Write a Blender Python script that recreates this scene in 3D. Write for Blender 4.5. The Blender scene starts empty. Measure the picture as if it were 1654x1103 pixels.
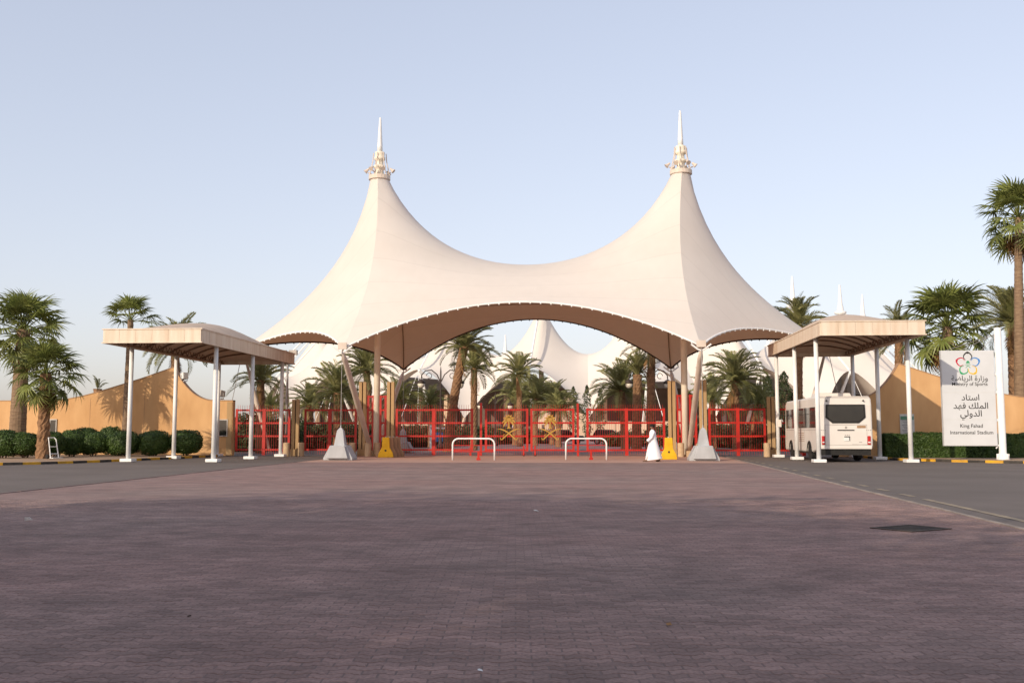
import bpy, bmesh, math, random
import numpy as np
from mathutils import Vector, Matrix, Euler
R = math.radians
random.seed(7)
sc = bpy.context.scene
C = sc.collection
# ---------------------------------------------------------------- camera, sky, sun, exposure
HC = 1.4
PITCH, YAW = R(5.206), R(4.109)
cd = bpy.data.cameras.new('camera'); cam = bpy.data.objects.new('camera', cd); C.objects.link(cam)
cam.location = (0, 0, HC); cam.rotation_euler = (R(90) + PITCH, 0, YAW)
cd.sensor_width = 36; cd.lens = 35.0; cd.clip_end = 4000
sc.camera = cam
SUN_EL, SUN_AZ = R(21.8), math.atan2(-.56, -.83)      # azimuth measured from +Y towards +X
world = bpy.data.worlds.new('World'); sc.world = world; world.use_nodes = True
wn = world.node_tree; bg = wn.nodes['Background']
sky = wn.nodes.new('ShaderNodeTexSky'); sky.sky_type = 'NISHITA'; sky.sun_disc = False
sky.sun_elevation = SUN_EL; sky.sun_rotation = SUN_AZ; sky.air_density = 1.0; sky.dust_density = 2.2; sky.ozone_density = 4.0
hs_ = wn.nodes.new('ShaderNodeHueSaturation'); hs_.inputs['Saturation'].default_value = .92; wn.links.new(sky.outputs[0], hs_.inputs['Color'])
gm_ = wn.nodes.new('ShaderNodeGamma'); gm_.inputs[1].default_value = .5; wn.links.new(hs_.outputs[0], gm_.inputs[0])      # dusty desert air flattens the whole sky evenly
tm_ = wn.nodes.new('ShaderNodeMix'); tm_.data_type = 'RGBA'; tm_.blend_type = 'MULTIPLY'; tm_.inputs[0].default_value = 1; tm_.inputs[7].default_value = (1.90, 1.67, 1.60, 1)
wn.links.new(gm_.outputs[0], tm_.inputs[6]); wn.links.new(tm_.outputs[2], bg.inputs[0]); bg.inputs[1].default_value = 0.15
sd = bpy.data.lights.new('sun', 'SUN'); sun = bpy.data.objects.new('sun', sd); C.objects.link(sun)
sd.energy = 2.0; sd.angle = R(0.6); sd.color = (1.0, 0.86, 0.68)
ldir = Vector((-math.sin(SUN_AZ) * math.cos(SUN_EL), -math.cos(SUN_AZ) * math.cos(SUN_EL), -math.sin(SUN_EL)))
sun.rotation_euler = ldir.to_track_quat('-Z', 'Y').to_euler()
sc.view_settings.view_transform = 'Standard'; sc.view_settings.look = 'None'
sc.view_settings.exposure = 0.86; sc.view_settings.gamma = 1
sc.render.engine = 'CYCLES'

# ---------------------------------------------------------------- pixel helpers: a pixel is a direction, depth from the ground or a plane
FP = 1608.
def ray(x, y):
    cr, cu = (x - 827) / FP, (551.5 - y) / FP
    up = cu * math.cos(PITCH) + math.sin(PITCH); fw = math.cos(PITCH) - cu * math.sin(PITCH)
    return Vector((cr * math.cos(YAW) - fw * math.sin(YAW), cr * math.sin(YAW) + fw * math.cos(YAW), up))
def on_ground(x, y):
    r = ray(x, y); return r * (-HC / r.z) + Vector((0, 0, HC))
def on_plane(x, y, Y):
    r = ray(x, y); return r * (Y / r.y) + Vector((0, 0, HC))

# ---------------------------------------------------------------- materials
M = {}
def lin(c): return tuple(((v / 12.92) if v <= .04045 else ((v + .055) / 1.055) ** 2.4) for v in c)
def mat(name, c1, c2=None, scale=3.0, rough=.7, bump=0.0, bscale=20., metal=0., spec=.3, detail=6, transl=0., objrand=0., stretch=None, tcol=None):
    m = bpy.data.materials.new(name); m.use_nodes = True; nt = m.node_tree; N = nt.nodes; L = nt.links
    p = N['Principled BSDF']; p.inputs['Roughness'].default_value = rough; p.inputs['Metallic'].default_value = metal
    p.inputs['Specular IOR Level'].default_value = spec
    geo = N.new('ShaderNodeNewGeometry'); pos = geo.outputs['Position']
    if stretch:
        vm = N.new('ShaderNodeVectorMath'); vm.operation = 'MULTIPLY'; L.new(pos, vm.inputs[0]); vm.inputs[1].default_value = stretch; pos = vm.outputs[0]
    c2 = c2 or tuple(v * .85 for v in c1)
    nz = N.new('ShaderNodeTexNoise'); nz.inputs['Scale'].default_value = scale; nz.inputs['Detail'].default_value = detail; L.new(pos, nz.inputs['Vector'])
    rp = N.new('ShaderNodeValToRGB'); rp.color_ramp.elements[0].position = .32; rp.color_ramp.elements[1].position = .68
    rp.color_ramp.elements[0].color = (*c1, 1); rp.color_ramp.elements[1].color = (*c2, 1); L.new(nz.outputs[0], rp.inputs[0])
    col = rp.outputs[0]
    if objrand:
        oi = N.new('ShaderNodeObjectInfo'); hs = N.new('ShaderNodeHueSaturation')
        mr = N.new('ShaderNodeMapRange'); mr.inputs['To Min'].default_value = 1 - objrand; mr.inputs['To Max'].default_value = 1 + objrand
        L.new(oi.outputs['Random'], mr.inputs[0]); L.new(mr.outputs[0], hs.inputs['Value']); L.new(col, hs.inputs['Color']); col = hs.outputs[0]
    L.new(col, p.inputs['Base Color'])
    if bump:
        bz = N.new('ShaderNodeTexNoise'); bz.inputs['Scale'].default_value = bscale; bz.inputs['Detail'].default_value = 5; L.new(pos, bz.inputs['Vector'])
        bp = N.new('ShaderNodeBump'); bp.inputs['Strength'].default_value = bump; bp.inputs['Distance'].default_value = .02
        L.new(bz.outputs[0], bp.inputs['Height']); L.new(bp.outputs[0], p.inputs['Normal'])
    if transl:
        tb = N.new('ShaderNodeBsdfTranslucent')
        if tcol: tb.inputs[0].default_value = (*tcol, 1)
        else: L.new(col, tb.inputs[0])
        mx = N.new('ShaderNodeMixShader'); mx.inputs[0].default_value = transl
        L.new(p.outputs[0], mx.inputs[1]); L.new(tb.outputs[0], mx.inputs[2]); L.new(mx.outputs[0], N['Material Output'].inputs[0])
    M[name] = m
    return m
mat('sand', (.30, .20, .13), (.38, .27, .18), .4, .95, .3, 8)
mat('asphalt', (.125, .103, .088), (.16, .132, .115), .35, .85, .35, 60, detail=10)
mat('road_line', (.34, .27, .18), (.19, .155, .12), 2.2, .8)
mat('edge_stone', (.36, .29, .24), (.22, .18, .15), 2, .85)
mat('joint_sand', (.155, .112, .10), (.20, .145, .13), 2, .95)
mat('pink_paving', (.46, .285, .22), (.40, .25, .195), .5, .85, .2, 40)
mat('stucco', (.64, .39, .19), (.53, .305, .14), 1.3, .9, .25, 40, spec=.1, stretch=(1, 1, .35))
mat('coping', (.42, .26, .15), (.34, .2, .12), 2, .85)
mat('fabric', (.735, .695, .635), (.695, .65, .585), .22, .75, 0, 20, spec=.15, transl=.16, stretch=(.5, .5, 1.6), tcol=(.95, .36, .10))
mat('stadium_fabric', (.75, .69, .62), (.70, .635, .56), .05, .75, spec=.15, transl=.05)
mat('mast_paint', (.82, .75, .62), (.74, .66, .52), 1.5, .5)
mat('strut_paint', (.68, .58, .49), (.56, .47, .39), 1.3, .55)
mat('white_paint', (.80, .80, .79), (.73, .72, .69), 2.0, .45)
mat('steel', (.42, .39, .36), (.3, .28, .26), 4, .45, metal=.4)
mat('dark_trim', (.045, .03, .022), (.07, .05, .04), 4, .7)
mat('seam', (.30, .22, .16), (.24, .17, .12), 4, .7)
mat('red_paint', (.48, .018, .008), (.38, .014, .007), 1.6, .45, spec=.4)
mat('gold_paint', (.50, .30, .07), (.42, .24, .05), 5, .4, metal=.3)
mat('tan_pillar', (.46, .31, .16), (.37, .24, .12), 1.2, .85, .15, 50, stretch=(1, 1, .3))
mat('bollard_stone', (.55, .40, .25), (.44, .31, .19), 3, .9, .3, 60)
mat('grey_concrete', (.44, .45, .46), (.35, .355, .36), 1.8, .85, .2, 40, stretch=(1, 1, .4))
mat('yellow_paint', (.80, .46, .015), (.66, .36, .012), 2, .6)
mat('kerb_yellow', (.72, .38, .02), (.45, .25, .04), 3, .8, .2, 40)
mat('kerb_black', (.028, .026, .025), (.07, .06, .05), 3, .8, .2, 40)
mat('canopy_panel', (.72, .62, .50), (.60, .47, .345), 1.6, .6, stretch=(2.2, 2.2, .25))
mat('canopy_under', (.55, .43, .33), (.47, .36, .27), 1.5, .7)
mat('canopy_rib', (.24, .15, .10), (.18, .11, .07), 2, .7)
mat('bus_paint', (.70, .66, .61), (.66, .61, .55), .8, .3, spec=.5)
mat('glass', (.012, .012, .012), (.02, .02, .018), 2, .08, spec=.7)
mat('rubber', (.018, .017, .016), (.03, .028, .026), 6, .85)
mat('rim', (.30, .29, .27), (.2, .19, .18), 6, .4, metal=.6)
mat('tail_red', (.5, .012, .01), (.4, .01, .01), 8, .25, spec=.6)
mat('black_plastic', (.015, .014, .013), (.025, .023, .02), 5, .5)
mat('plate', (.75, .75, .72), (.65, .65, .62), 6, .5)
mat('brown_decal', (.42, .26, .14), (.3, .18, .1), 14, .5)
mat('sign_face', (.62, .635, .65), (.58, .595, .605), 1.2, .5, spec=.3)
mat('sign_black', (.02, .018, .016), None, 3, .6)
mat('sign_red', (.52, .02, .05), None, 3, .6); mat('sign_blue', (.06, .25, .62), None, 3, .6)
mat('sign_yellow', (.8, .5, .02), None, 3, .6); mat('sign_green', (.02, .36, .14), None, 3, .6)
mat('notice', (.62, .62, .58), (.5, .5, .47), 5, .6); mat('notice_green', (.12, .28, .18), None, 5, .6); mat('notice_print', (.25, .25, .24), None, 9, .7)
mat('cloth', (.82, .82, .84), (.78, .78, .80), 3, .85, spec=.1)
mat('skin', (.20, .11, .07), (.17, .09, .055), 6, .6); mat('hair', (.012, .01, .009), None, 9, .8); mat('leather', (.05, .03, .02), None, 6, .6)
mat('fan_leaf', (.14, .175, .042), (.22, .235, .065), 1.5, .45, transl=.34, objrand=.35, spec=.4)
mat('date_leaf', (.21, .22, .078), (.33, .305, .13), 1.3, .5, transl=.36, objrand=.35, spec=.35)
mat('dry_leaf', (.30, .17, .07), (.22, .12, .05), 2, .8, transl=.15, objrand=.3)
mat('date_trunk', (.30, .17, .09), (.17, .095, .05), 5, .95, .5, 18)
mat('fan_trunk', (.27, .185, .115), (.17, .11, .07), 3, .95, .5, 14, stretch=(1, 1, 5))
mat('hedge_leaf', (.032, .066, .014), (.075, .125, .026), 3.0, .5, transl=.12, spec=.35)
mat('shrub_leaf', (.04, .06, .022), (.075, .09, .035), 1.2, .6, transl=.2, objrand=.25)
mat('tree_leaf', (.05, .08, .025), (.08, .12, .035), 1.2, .55, transl=.15)
mat('bark', (.13, .085, .055), (.08, .05, .035), 6, .95, .5, 25)
mat('beige_concrete', (.60, .46, .34), (.52, .385, .27), .12, .9)
mat('dark_concrete', (.16, .12, .095), (.11, .085, .07), .2, .9)
mat('car_black', (.012, .012, .013), (.02, .02, .02), 2, .25, spec=.6)
mat('car_white', (.72, .71, .69), (.68, .67, .65), 2, .3, spec=.5)
mat('lamp_iron', (.035, .022, .018), (.06, .04, .03), 5, .5)
mat('lamp_glass', (.70, .63, .52), (.6, .54, .44), 5, .3)
mat('paper', (.75, .75, .74), (.6, .6, .58), 20, .9)
mat('blue_sign', (.03, .22, .50), (.03, .2, .45), 5, .5)

def fabric_strips(name, width):
    # welded cloth strips: each strip a shade of its own, a thin seam between them, faint dust streaks
    m = M[name]; nt = m.node_tree; N = nt.nodes; L = nt.links; p = N['Principled BSDF']; src = p.inputs['Base Color'].links[0].from_socket
    tc = N.new('ShaderNodeTexCoord'); sx = N.new('ShaderNodeSeparateXYZ'); L.new(tc.outputs['Object'], sx.inputs[0])
    def math_(op, a, b=None):
        n = N.new('ShaderNodeMath'); n.operation = op
        for k, q in enumerate((a, b)):
            if q is None: continue
            if isinstance(q, (int, float)): n.inputs[k].default_value = q
            else: L.new(q, n.inputs[k])
        return n.outputs[0]
    t = math_('DIVIDE', sx.outputs['Y'], width); fr = math_('FRACT', t); cell = math_('FLOOR', t)
    seam = math_('LESS_THAN', fr, .035); wn_ = N.new('ShaderNodeTexWhiteNoise'); wn_.noise_dimensions = '1D'; L.new(cell, wn_.inputs['W'])
    du = N.new('ShaderNodeTexNoise'); du.inputs['Scale'].default_value = 1.2; du.inputs['Detail'].default_value = 8
    vm = N.new('ShaderNodeVectorMath'); vm.operation = 'MULTIPLY'; vm.inputs[1].default_value = (1.5, 1.5, .18); L.new(tc.outputs['Object'], vm.inputs[0]); L.new(vm.outputs[0], du.inputs['Vector'])
    v = math_('ADD', math_('MULTIPLY', wn_.outputs['Value'], .045), .965); v = math_('SUBTRACT', v, math_('MULTIPLY', seam, .07)); v = math_('ADD', v, math_('MULTIPLY', math_('SUBTRACT', du.outputs[0], .5), .09))
    hs = N.new('ShaderNodeHueSaturation'); L.new(src, hs.inputs['Color']); L.new(v, hs.inputs['Value']); L.new(hs.outputs[0], p.inputs['Base Color'])
fabric_strips('fabric', 1.25)
def paver_material(name, individual):
    m = bpy.data.materials.new(name); m.use_nodes = True; nt = m.node_tree; N = nt.nodes; L = nt.links
    p = N['Principled BSDF']; p.inputs['Roughness'].default_value = .82; p.inputs['Specular IOR Level'].default_value = .25
    geo = N.new('ShaderNodeNewGeometry')
    big = N.new('ShaderNodeTexNoise'); big.inputs['Scale'].default_value = .16; big.inputs['Detail'].default_value = 4; L.new(geo.outputs['Position'], big.inputs['Vector'])
    rp = N.new('ShaderNodeValToRGB'); e = rp.color_ramp.elements
    e[0].position = .34; e[0].color = (.25, .155, .134, 1); e[1].position = .68; e[1].color = (.23, .163, .143, 1)
    L.new(big.outputs[0], rp.inputs[0])
    fine = N.new('ShaderNodeTexNoise'); fine.inputs['Scale'].default_value = 38; fine.inputs['Detail'].default_value = 6; L.new(geo.outputs['Position'], fine.inputs['Vector'])
    mid = N.new('ShaderNodeTexNoise'); mid.inputs['Scale'].default_value = 1.4; mid.inputs['Detail'].default_value = 5; L.new(geo.outputs['Position'], mid.inputs['Vector'])
    if individual == 'object':
        src = N.new('ShaderNodeObjectInfo').outputs['Random']
    else:
        a = N.new('ShaderNodeAttribute'); a.attribute_name = 'tint'; src = a.outputs['Fac']
    def mr(s, lo, hi, a0=0., a1=1.):
        n = N.new('ShaderNodeMapRange'); n.inputs[1].default_value = a0; n.inputs[2].default_value = a1; n.inputs[3].default_value = lo; n.inputs[4].default_value = hi; L.new(s, n.inputs[0]); return n.outputs[0]
    def mul(a, b):
        n = N.new('ShaderNodeMath'); n.operation = 'MULTIPLY'; L.new(a, n.inputs[0]); L.new(b, n.inputs[1]); return n.outputs[0]
    v = mul(mr(fine.outputs[0], .72, 1.28, .25, .75), mr(mid.outputs[0], .82, 1.18, .3, .7))
    st = N.new('ShaderNodeTexNoise'); st.inputs['Scale'].default_value = .45; st.inputs['Detail'].default_value = 8; st.inputs['Distortion'].default_value = 1.5
    vm = N.new('ShaderNodeVectorMath'); vm.operation = 'MULTIPLY'; vm.inputs[1].default_value = (.35, 1.3, 1); L.new(geo.outputs['Position'], vm.inputs[0]); L.new(vm.outputs[0], st.inputs['Vector'])
    v = mul(v, mr(st.outputs[0], .88, 1.08, .35, .62))
    if individual: v = mul(v, mr(src, .84, 1.16))
    hs = N.new('ShaderNodeHueSaturation'); L.new(rp.outputs[0], hs.inputs['Color']); L.new(v, hs.inputs['Value']); L.new(hs.outputs[0], p.inputs['Base Color'])
    bp = N.new('ShaderNodeBump'); bp.inputs['Strength'].default_value = .35; bp.inputs['Distance'].default_value = .004
    L.new(fine.outputs[0], bp.inputs['Height']); L.new(bp.outputs[0], p.inputs['Normal'])
    M[name] = m
paver_material('paver_one', 'object'); paver_material('paver_many', 'attr'); paver_material('paving_far', None)

# ---------------------------------------------------------------- mesh helpers
def V3(p): return Vector(p)
class MB:
    def __init__(s): s.v = []; s.f = []
    def add(s, vs, fs):
        o = len(s.v); s.v += [tuple(v) for v in vs]; s.f += [tuple(i + o for i in f) for f in fs]; return s
    def box(s, c, d, rz=0., taper=None):
        x, y, z = (k / 2 for k in d); tx, ty = taper or (1, 1); vs = []
        for sz, kx, ky in ((-1, 1, 1), (1, tx, ty)):
            for sx, sy in ((-1, -1), (1, -1), (1, 1), (-1, 1)):
                a, b = sx * x * kx, sy * y * ky
                vs.append((c[0] + a * math.cos(rz) - b * math.sin(rz), c[1] + a * math.sin(rz) + b * math.cos(rz), c[2] + sz * z))
        return s.add(vs, [(3, 2, 1, 0), (4, 5, 6, 7), (0, 1, 5, 4), (1, 2, 6, 5), (2, 3, 7, 6), (3, 0, 4, 7)])
    def tube(s, pts, r, n=8, cap=True):
        pts = [V3(p) for p in pts]; k = len(pts); rs = r if isinstance(r, (list, tuple)) else [r] * k
        t0 = (pts[1] - pts[0]).normalized(); up = Vector((0, 0, 1)) if abs(t0.z) < .9 else Vector((1, 0, 0))
        vs = []; u = t0.cross(up).normalized()
        for i in range(k):
            t = (pts[min(i + 1, k - 1)] - pts[max(i - 1, 0)]).normalized()
            u = (u - t * u.dot(t)).normalized(); w = t.cross(u)
            for j in range(n):
                a = 2 * math.pi * j / n; vs.append(pts[i] + (u * math.cos(a) + w * math.sin(a)) * rs[i])
        fs = [(i * n + j, i * n + (j + 1) % n, (i + 1) * n + (j + 1) % n, (i + 1) * n + j) for i in range(k - 1) for j in range(n)]
        if cap: fs += [tuple(range(n - 1, -1, -1)), tuple((k - 1) * n + j for j in range(n))]
        return s.add(vs, fs)
    def lathe(s, prof, n=16, c=(0, 0, 0), sx=1., sy=1.):
        vs = [(c[0] + r * sx * math.cos(2 * math.pi * j / n), c[1] + r * sy * math.sin(2 * math.pi * j / n), c[2] + z) for r, z in prof for j in range(n)]
        k = len(prof)
        fs = [(i * n + j, i * n + (j + 1) % n, (i + 1) * n + (j + 1) % n, (i + 1) * n + j) for i in range(k - 1) for j in range(n)]
        fs += [tuple(range(n - 1, -1, -1)), tuple((k - 1) * n + j for j in range(n))]
        return s.add(vs, fs)
    def prism(s, poly, a, b, axis='y'):
        # poly in the plane across the axis: axis y -> (x, z); axis x -> (y, z); axis z -> (x, y)
        def P(p, t): return (p[0], t, p[1]) if axis == 'y' else ((t, p[0], p[1]) if axis == 'x' else (p[0], p[1], t))
        n = len(poly); vs = [P(p, a) for p in poly] + [P(p, b) for p in poly]
        return s.add(vs, [tuple(range(n)), tuple(range(2 * n - 1, n - 1, -1))] + [(i, i + n, (i + 1) % n + n, (i + 1) % n) for i in range(n)])
    def ribbon(s, pts, ws, y0, y1):
        # a flat curved stroke in the XZ plane with thickness from y0 to y1
        k = len(pts)
        for i in range(k - 1):
            def off(j):
                a, b = pts[max(j - 1, 0)], pts[min(j + 1, k - 1)]; d = math.hypot(b[0] - a[0], b[1] - a[1]) or 1
                return (-(b[1] - a[1]) / d * ws[j] / 2, (b[0] - a[0]) / d * ws[j] / 2)
            o, q = off(i), off(i + 1)
            s.prism([(pts[i][0] - o[0], pts[i][1] - o[1]), (pts[i + 1][0] - q[0], pts[i + 1][1] - q[1]), (pts[i + 1][0] + q[0], pts[i + 1][1] + q[1]), (pts[i][0] + o[0], pts[i][1] + o[1])], y0, y1)
        return s
    def mesh(s, name, m, smooth=False, recalc=True):
        me = bpy.data.meshes.new(name); 
        try: me.from_pydata(s.v, [], s.f)
        except Exception as e: raise ValueError(f'{name} {m} {len(s.v)} {s.v[-3:]} {s.f[:2]} {s.f[-2:]}')
        if recalc:
            bm = bmesh.new(); bm.from_mesh(me); bmesh.ops.recalc_face_normals(bm, faces=bm.faces); bm.to_mesh(me); bm.free()
        me.materials.append(M[m] if isinstance(m, str) else m)
        if smooth: me.shade_smooth()
        return me
    def build(s, name, m, parent=None, smooth=False, recalc=True, bevel=0):
        o = obj(name, s.mesh(name, m, smooth, recalc), parent)
        if bevel:
            b = o.modifiers.new('bevel', 'BEVEL'); b.width = bevel; b.segments = 2; b.limit_method = 'ANGLE'
        return o
def obj(name, me, parent=None, loc=(0, 0, 0), rot=(0, 0, 0), scale=(1, 1, 1)):
    o = bpy.data.objects.new(name, me); C.objects.link(o); o.location = loc; o.rotation_euler = rot; o.scale = scale
    if parent: o.parent = parent
    return o
def thing(name, label, cat, loc=(0, 0, 0), rz=0., group=None):
    o = bpy.data.objects.new(name, None); C.objects.link(o); o.location = loc; o.rotation_euler = (0, 0, rz); o.empty_display_size = .2
    return tag(o, label, cat, group)
def tag(o, label, cat, group=None):
    o['label'] = label; o['category'] = cat
    if group: o['group'] = group
    return o
def struct(o): o['kind'] = 'structure'; return o
def stuff(o): o['kind'] = 'stuff'; return o
def copy_tree(o, parent=None):
    c = o.copy(); C.objects.link(c); c.parent = parent
    for ch in [x for x in bpy.data.objects if x.parent == o]: copy_tree(ch, c)
    return c
def sheet(name, poly, z, m):
    return struct(MB().add([(x, y, z) for x, y in poly], [tuple(range(len(poly)))]).build(name, m, recalc=False))
def text_mesh(s, width, height_hint, m, bold=.0):
    c = bpy.data.curves.new('text', 'FONT'); c.body = s; c.offset = bold; c.extrude = .0; c.resolution_u = 3
    o = bpy.data.objects.new('text', c); C.objects.link(o); bpy.context.view_layer.update()
    me = bpy.data.meshes.new_from_object(o.evaluated_get(bpy.context.evaluated_depsgraph_get()))
    bpy.data.objects.remove(o)
    co = np.array([v.co for v in me.vertices]); k = width / (co[:, 0].max() - co[:, 0].min()); cx = (co[:, 0].max() + co[:, 0].min()) / 2
    for v in me.vertices: v.co = ((v.co.x - cx) * k, 0, v.co.y * k)
    me.materials.clear(); me.materials.append(M[m]); return me
# ================================================================ ground
AX, GY = -3.23, 59.0                                  # gate axis and gate line
sheet('ground', [(-1800, -300), (1800, -300), (1800, 2600), (-1800, 2600)], -.034, 'sand')
sheet('asphalt_road', [(-70, -60), (70, -60), (70, 58.2), (70, 180), (-70, 180), (-70, 58.2)], -.016, 'asphalt')
BL = lambda Y: -13.35 - .008 * (Y - 20) if Y > 20 else -13.35      # left edge of the paving
BR = lambda Y: 5.75 + .0385 * Y                                    # right edge of the paving
PAV = sheet('paving', [(BL(-40), -40), (BR(-40), -40), (BR(61), 61), (BL(61), 61)], -.008, 'paving_far')
sheet('gate_paving', [(BL(46.4) + .02, 46.4), (BR(46.4) - .05, 46.4), (BR(58) - .05, 60.9), (BL(58) + .02, 60.9)], -.0035, 'pink_paving')
sheet('inner_road', [(-12.0, 61.0), (5.5, 61.0), (5.5, 300), (-12.0, 300)], -.011, 'paving_far')
# edging stones between paving and asphalt, and dashed yellow line
def strip(name, x0, y0, x1, y1, w, z, m):
    d = Vector((x1 - x0, y1 - y0)).normalized(); n = Vector((-d.y, d.x)) * w / 2
    return MB().add([(x0 - n.x, y0 - n.y, z), (x1 - n.x, y1 - n.y, z), (x1 + n.x, y1 + n.y, z), (x0 + n.x, y0 + n.y, z)], [(3, 2, 1, 0)]).mesh(name, m, recalc=False)
edge = struct(bpy.data.objects.new('paving_edge', None)); C.objects.link(edge)
for fn, sg in ((BR, 1), (BL, -1)):
    y = 6.0
    while y < 57:
        mb = MB().box((0, 0, 0), (.10, .96, .05))
        if sg < 0 and y < 14: y += 1; continue
        o = obj('edge_stone', mb.mesh('edge_stone', 'edge_stone' if sg > 0 else 'joint_sand'), edge, (fn(y + .5) + sg * .05, y + .5, -.018 + random.uniform(-.004, .004)), (0, 0, -.0385 if sg > 0 else .008))
        y += 1
mark = struct(bpy.data.objects.new('road_marking', None)); C.objects.link(mark)
y = 8.0
while y < 55:
    ln = 6.5 if y < 17 else .95
    x = BR(y) + .62
    o = obj('painted_dash', strip('painted_dash', x, y, BR(y + ln) + .62, y + ln, .16, -.009, 'road_line'), mark)
    y += ln + (1.15 if y > 17 else .9)
# ---- pavers: zigzag interlocking blocks, rows across the view direction
PW, PD = .2, .1
PROT = R(-.2) + YAW                                    # paving runs along the camera's own lane
def zig(x):
    x = (x % PW); pts = [(0, -.015), (.034, -.015), (.066, .015), (.134, .015), (.166, -.015), (PW, -.015)]
    for (a, p), (b, q) in zip(pts, pts[1:]):
        if x <= b: return p + (q - p) * (x - a) / (b - a)
def paver_geo(kind):
    xs = [0, .034, .066, .134, .166, PW] if kind == 0 else [PW / 2, .134, .166, PW, PW + .034, PW + .066, PW * 1.5]
    g, ins = .0013, .007
    ring = [(x, zig(x)) for x in xs]; n = len(xs)
    def outline(i, z):
        o = []
        for k, (x, s) in enumerate(ring):
            xx = x + (i if k == 0 else (-i if k == n - 1 else 0)); o.append((xx, s + i, z))
        for k, (x, s) in reversed(list(enumerate(ring))):
            xx = x + (i if k == 0 else (-i if k == n - 1 else 0)); o.append((xx, s + PD - i, z))
        return o
    low, top = outline(g, -.007), outline(g + ins, 0.)
    cx = xs[0]; vs = [(x - cx - PW / 2, y - PD / 2, z) for x, y, z in low + top]; m = 2 * n
    fs = [(k, (k + 1) % m, (k + 1) % m + m, k + m) for k in range(m)]
    fs += [(m + k, m + k + 1, m + m - 2 - k, m + m - 1 - k) for k in range(n - 1)]
    return vs, fs
PG = [paver_geo(0), paver_geo(1)]
pm = []
for vs, fs in PG:
    mb = MB(); mb.add(vs, fs); pm.append(mb.mesh('paver', 'paver_one', recalc=False))
cr_, sr_ = math.cos(PROT), math.sin(PROT)
cells = []
FAR = 21.0
for r in range(int(4.6 / PD), int(FAR / PD)):
    v = r * PD; half = .60 * v + .8
    for c in range(int(-half / PW) - 1, int(half / PW) + 2):
        u = c * PW + (PW / 2 if r % 2 else 0)
        x, y = u * cr_ - v * sr_, u * sr_ + v * cr_
        if BL(y) + .2 < x < BR(y) - .2: cells.append((v, x, y, r % 2))
rg = random.Random(3)
vis = [c for c in cells if c[0] > 5.65]                # in the frame
near = sorted(vis, key=lambda c: c[1] ** 2 + c[2] ** 2)[:300]
nset = set((c[1], c[2]) for c in near)
for v, x, y, k in near:
    obj('paver', pm[k], PAV, (x, y, rg.uniform(-.0015, .0015)), (rg.gauss(0, .008), rg.gauss(0, .005), PROT + rg.gauss(0, .006)))
allv, allf, tint = [], [], []
base = [np.array(g[0]) for g in PG]
for v, x, y, k in cells:
    if (x, y) in nset: continue
    b = base[k]; o = len(allv)
    a = PROT + rg.gauss(0, .006); ca, sa = math.cos(a), math.sin(a); tx, ty, dz = rg.gauss(0, .005), rg.gauss(0, .008), rg.uniform(-.0015, .0015)
    X = b[:, 0] * ca - b[:, 1] * sa + x; Y_ = b[:, 0] * sa + b[:, 1] * ca + y; Z = b[:, 2] + b[:, 0] * tx + b[:, 1] * ty + dz
    allv.extend(zip(X.tolist(), Y_.tolist(), Z.tolist())); fs = PG[k][1]
    allf.extend(tuple(i + o for i in f) for f in fs); tint.extend([rg.random()] * len(fs))
me = bpy.data.meshes.new('pavers'); me.from_pydata(allv, [], allf); me.materials.append(M['paver_many'])
at = me.attributes.new('tint', 'FLOAT', 'FACE'); at.data.foreach_set('value', tint)
stuff(obj('pavers', me, PAV))
lf, rt = [], []
for v in np.arange(4.65, FAR, .8).tolist() + [FAR - .12]:
    h_ = .60 * v + .75
    for u, dst in ((-h_, lf), (h_, rt)):
        x, y = u * cr_ - v * sr_, u * sr_ + v * cr_
        dst.append((max(BL(y) + .2, min(BR(y) - .2, x)), y))
sheet('paving_bed', rt + lf[::-1], -.0032, 'joint_sand')
# drain grate
g = thing('drain_grate', 'dark rectangular drain grate set into the red paving at right', 'drain', (4.75, 15.1, 0), R(35))
mb = MB()
for s in (-1, 1): mb.box((s * .42, 0, .004), (.06, .72, .02)); mb.box((0, s * .33, .004), (.78, .06, .02))
mb.build('frame', 'dark_trim', g)
for k in range(12): MB().box((-.36 + k * .065, 0, .002), (.03, .6, .014)).build('bar', 'kerb_black', g)
# litter on the paving
for (px, py, m, lab, s) in ((47, 841, 'paper', 'crumpled white paper lying on the paving at far left', .07), (1080, 1010, 'dry_leaf', 'dry orange leaf lying on the paving below the gate', .025),
                            (305, 996, 'dark_trim', 'small dark scrap on the left foreground paving', .016), (776, 1084, 'paper', 'tiny white paper scrap in the foreground paving', .018), (866, 826, 'paper', 'white scrap lying on the paving before the gate centre', .05)):
    p = on_ground(px, py); mb = MB(); q = random.Random(px)
    vs = [(q.uniform(-1, 1) * s, q.uniform(-1, 1) * s, q.uniform(0, .9) * s) for _ in range(9)]
    bm = bmesh.new(); [bm.verts.new(v) for v in vs]; bmesh.ops.convex_hull(bm, input=bm.verts); me = bpy.data.meshes.new('litter'); bm.to_mesh(me); bm.free(); me.materials.append(M[m])
    tag(obj('litter', me, None, (p.x, p.y, .002)), lab, 'litter')

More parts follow.
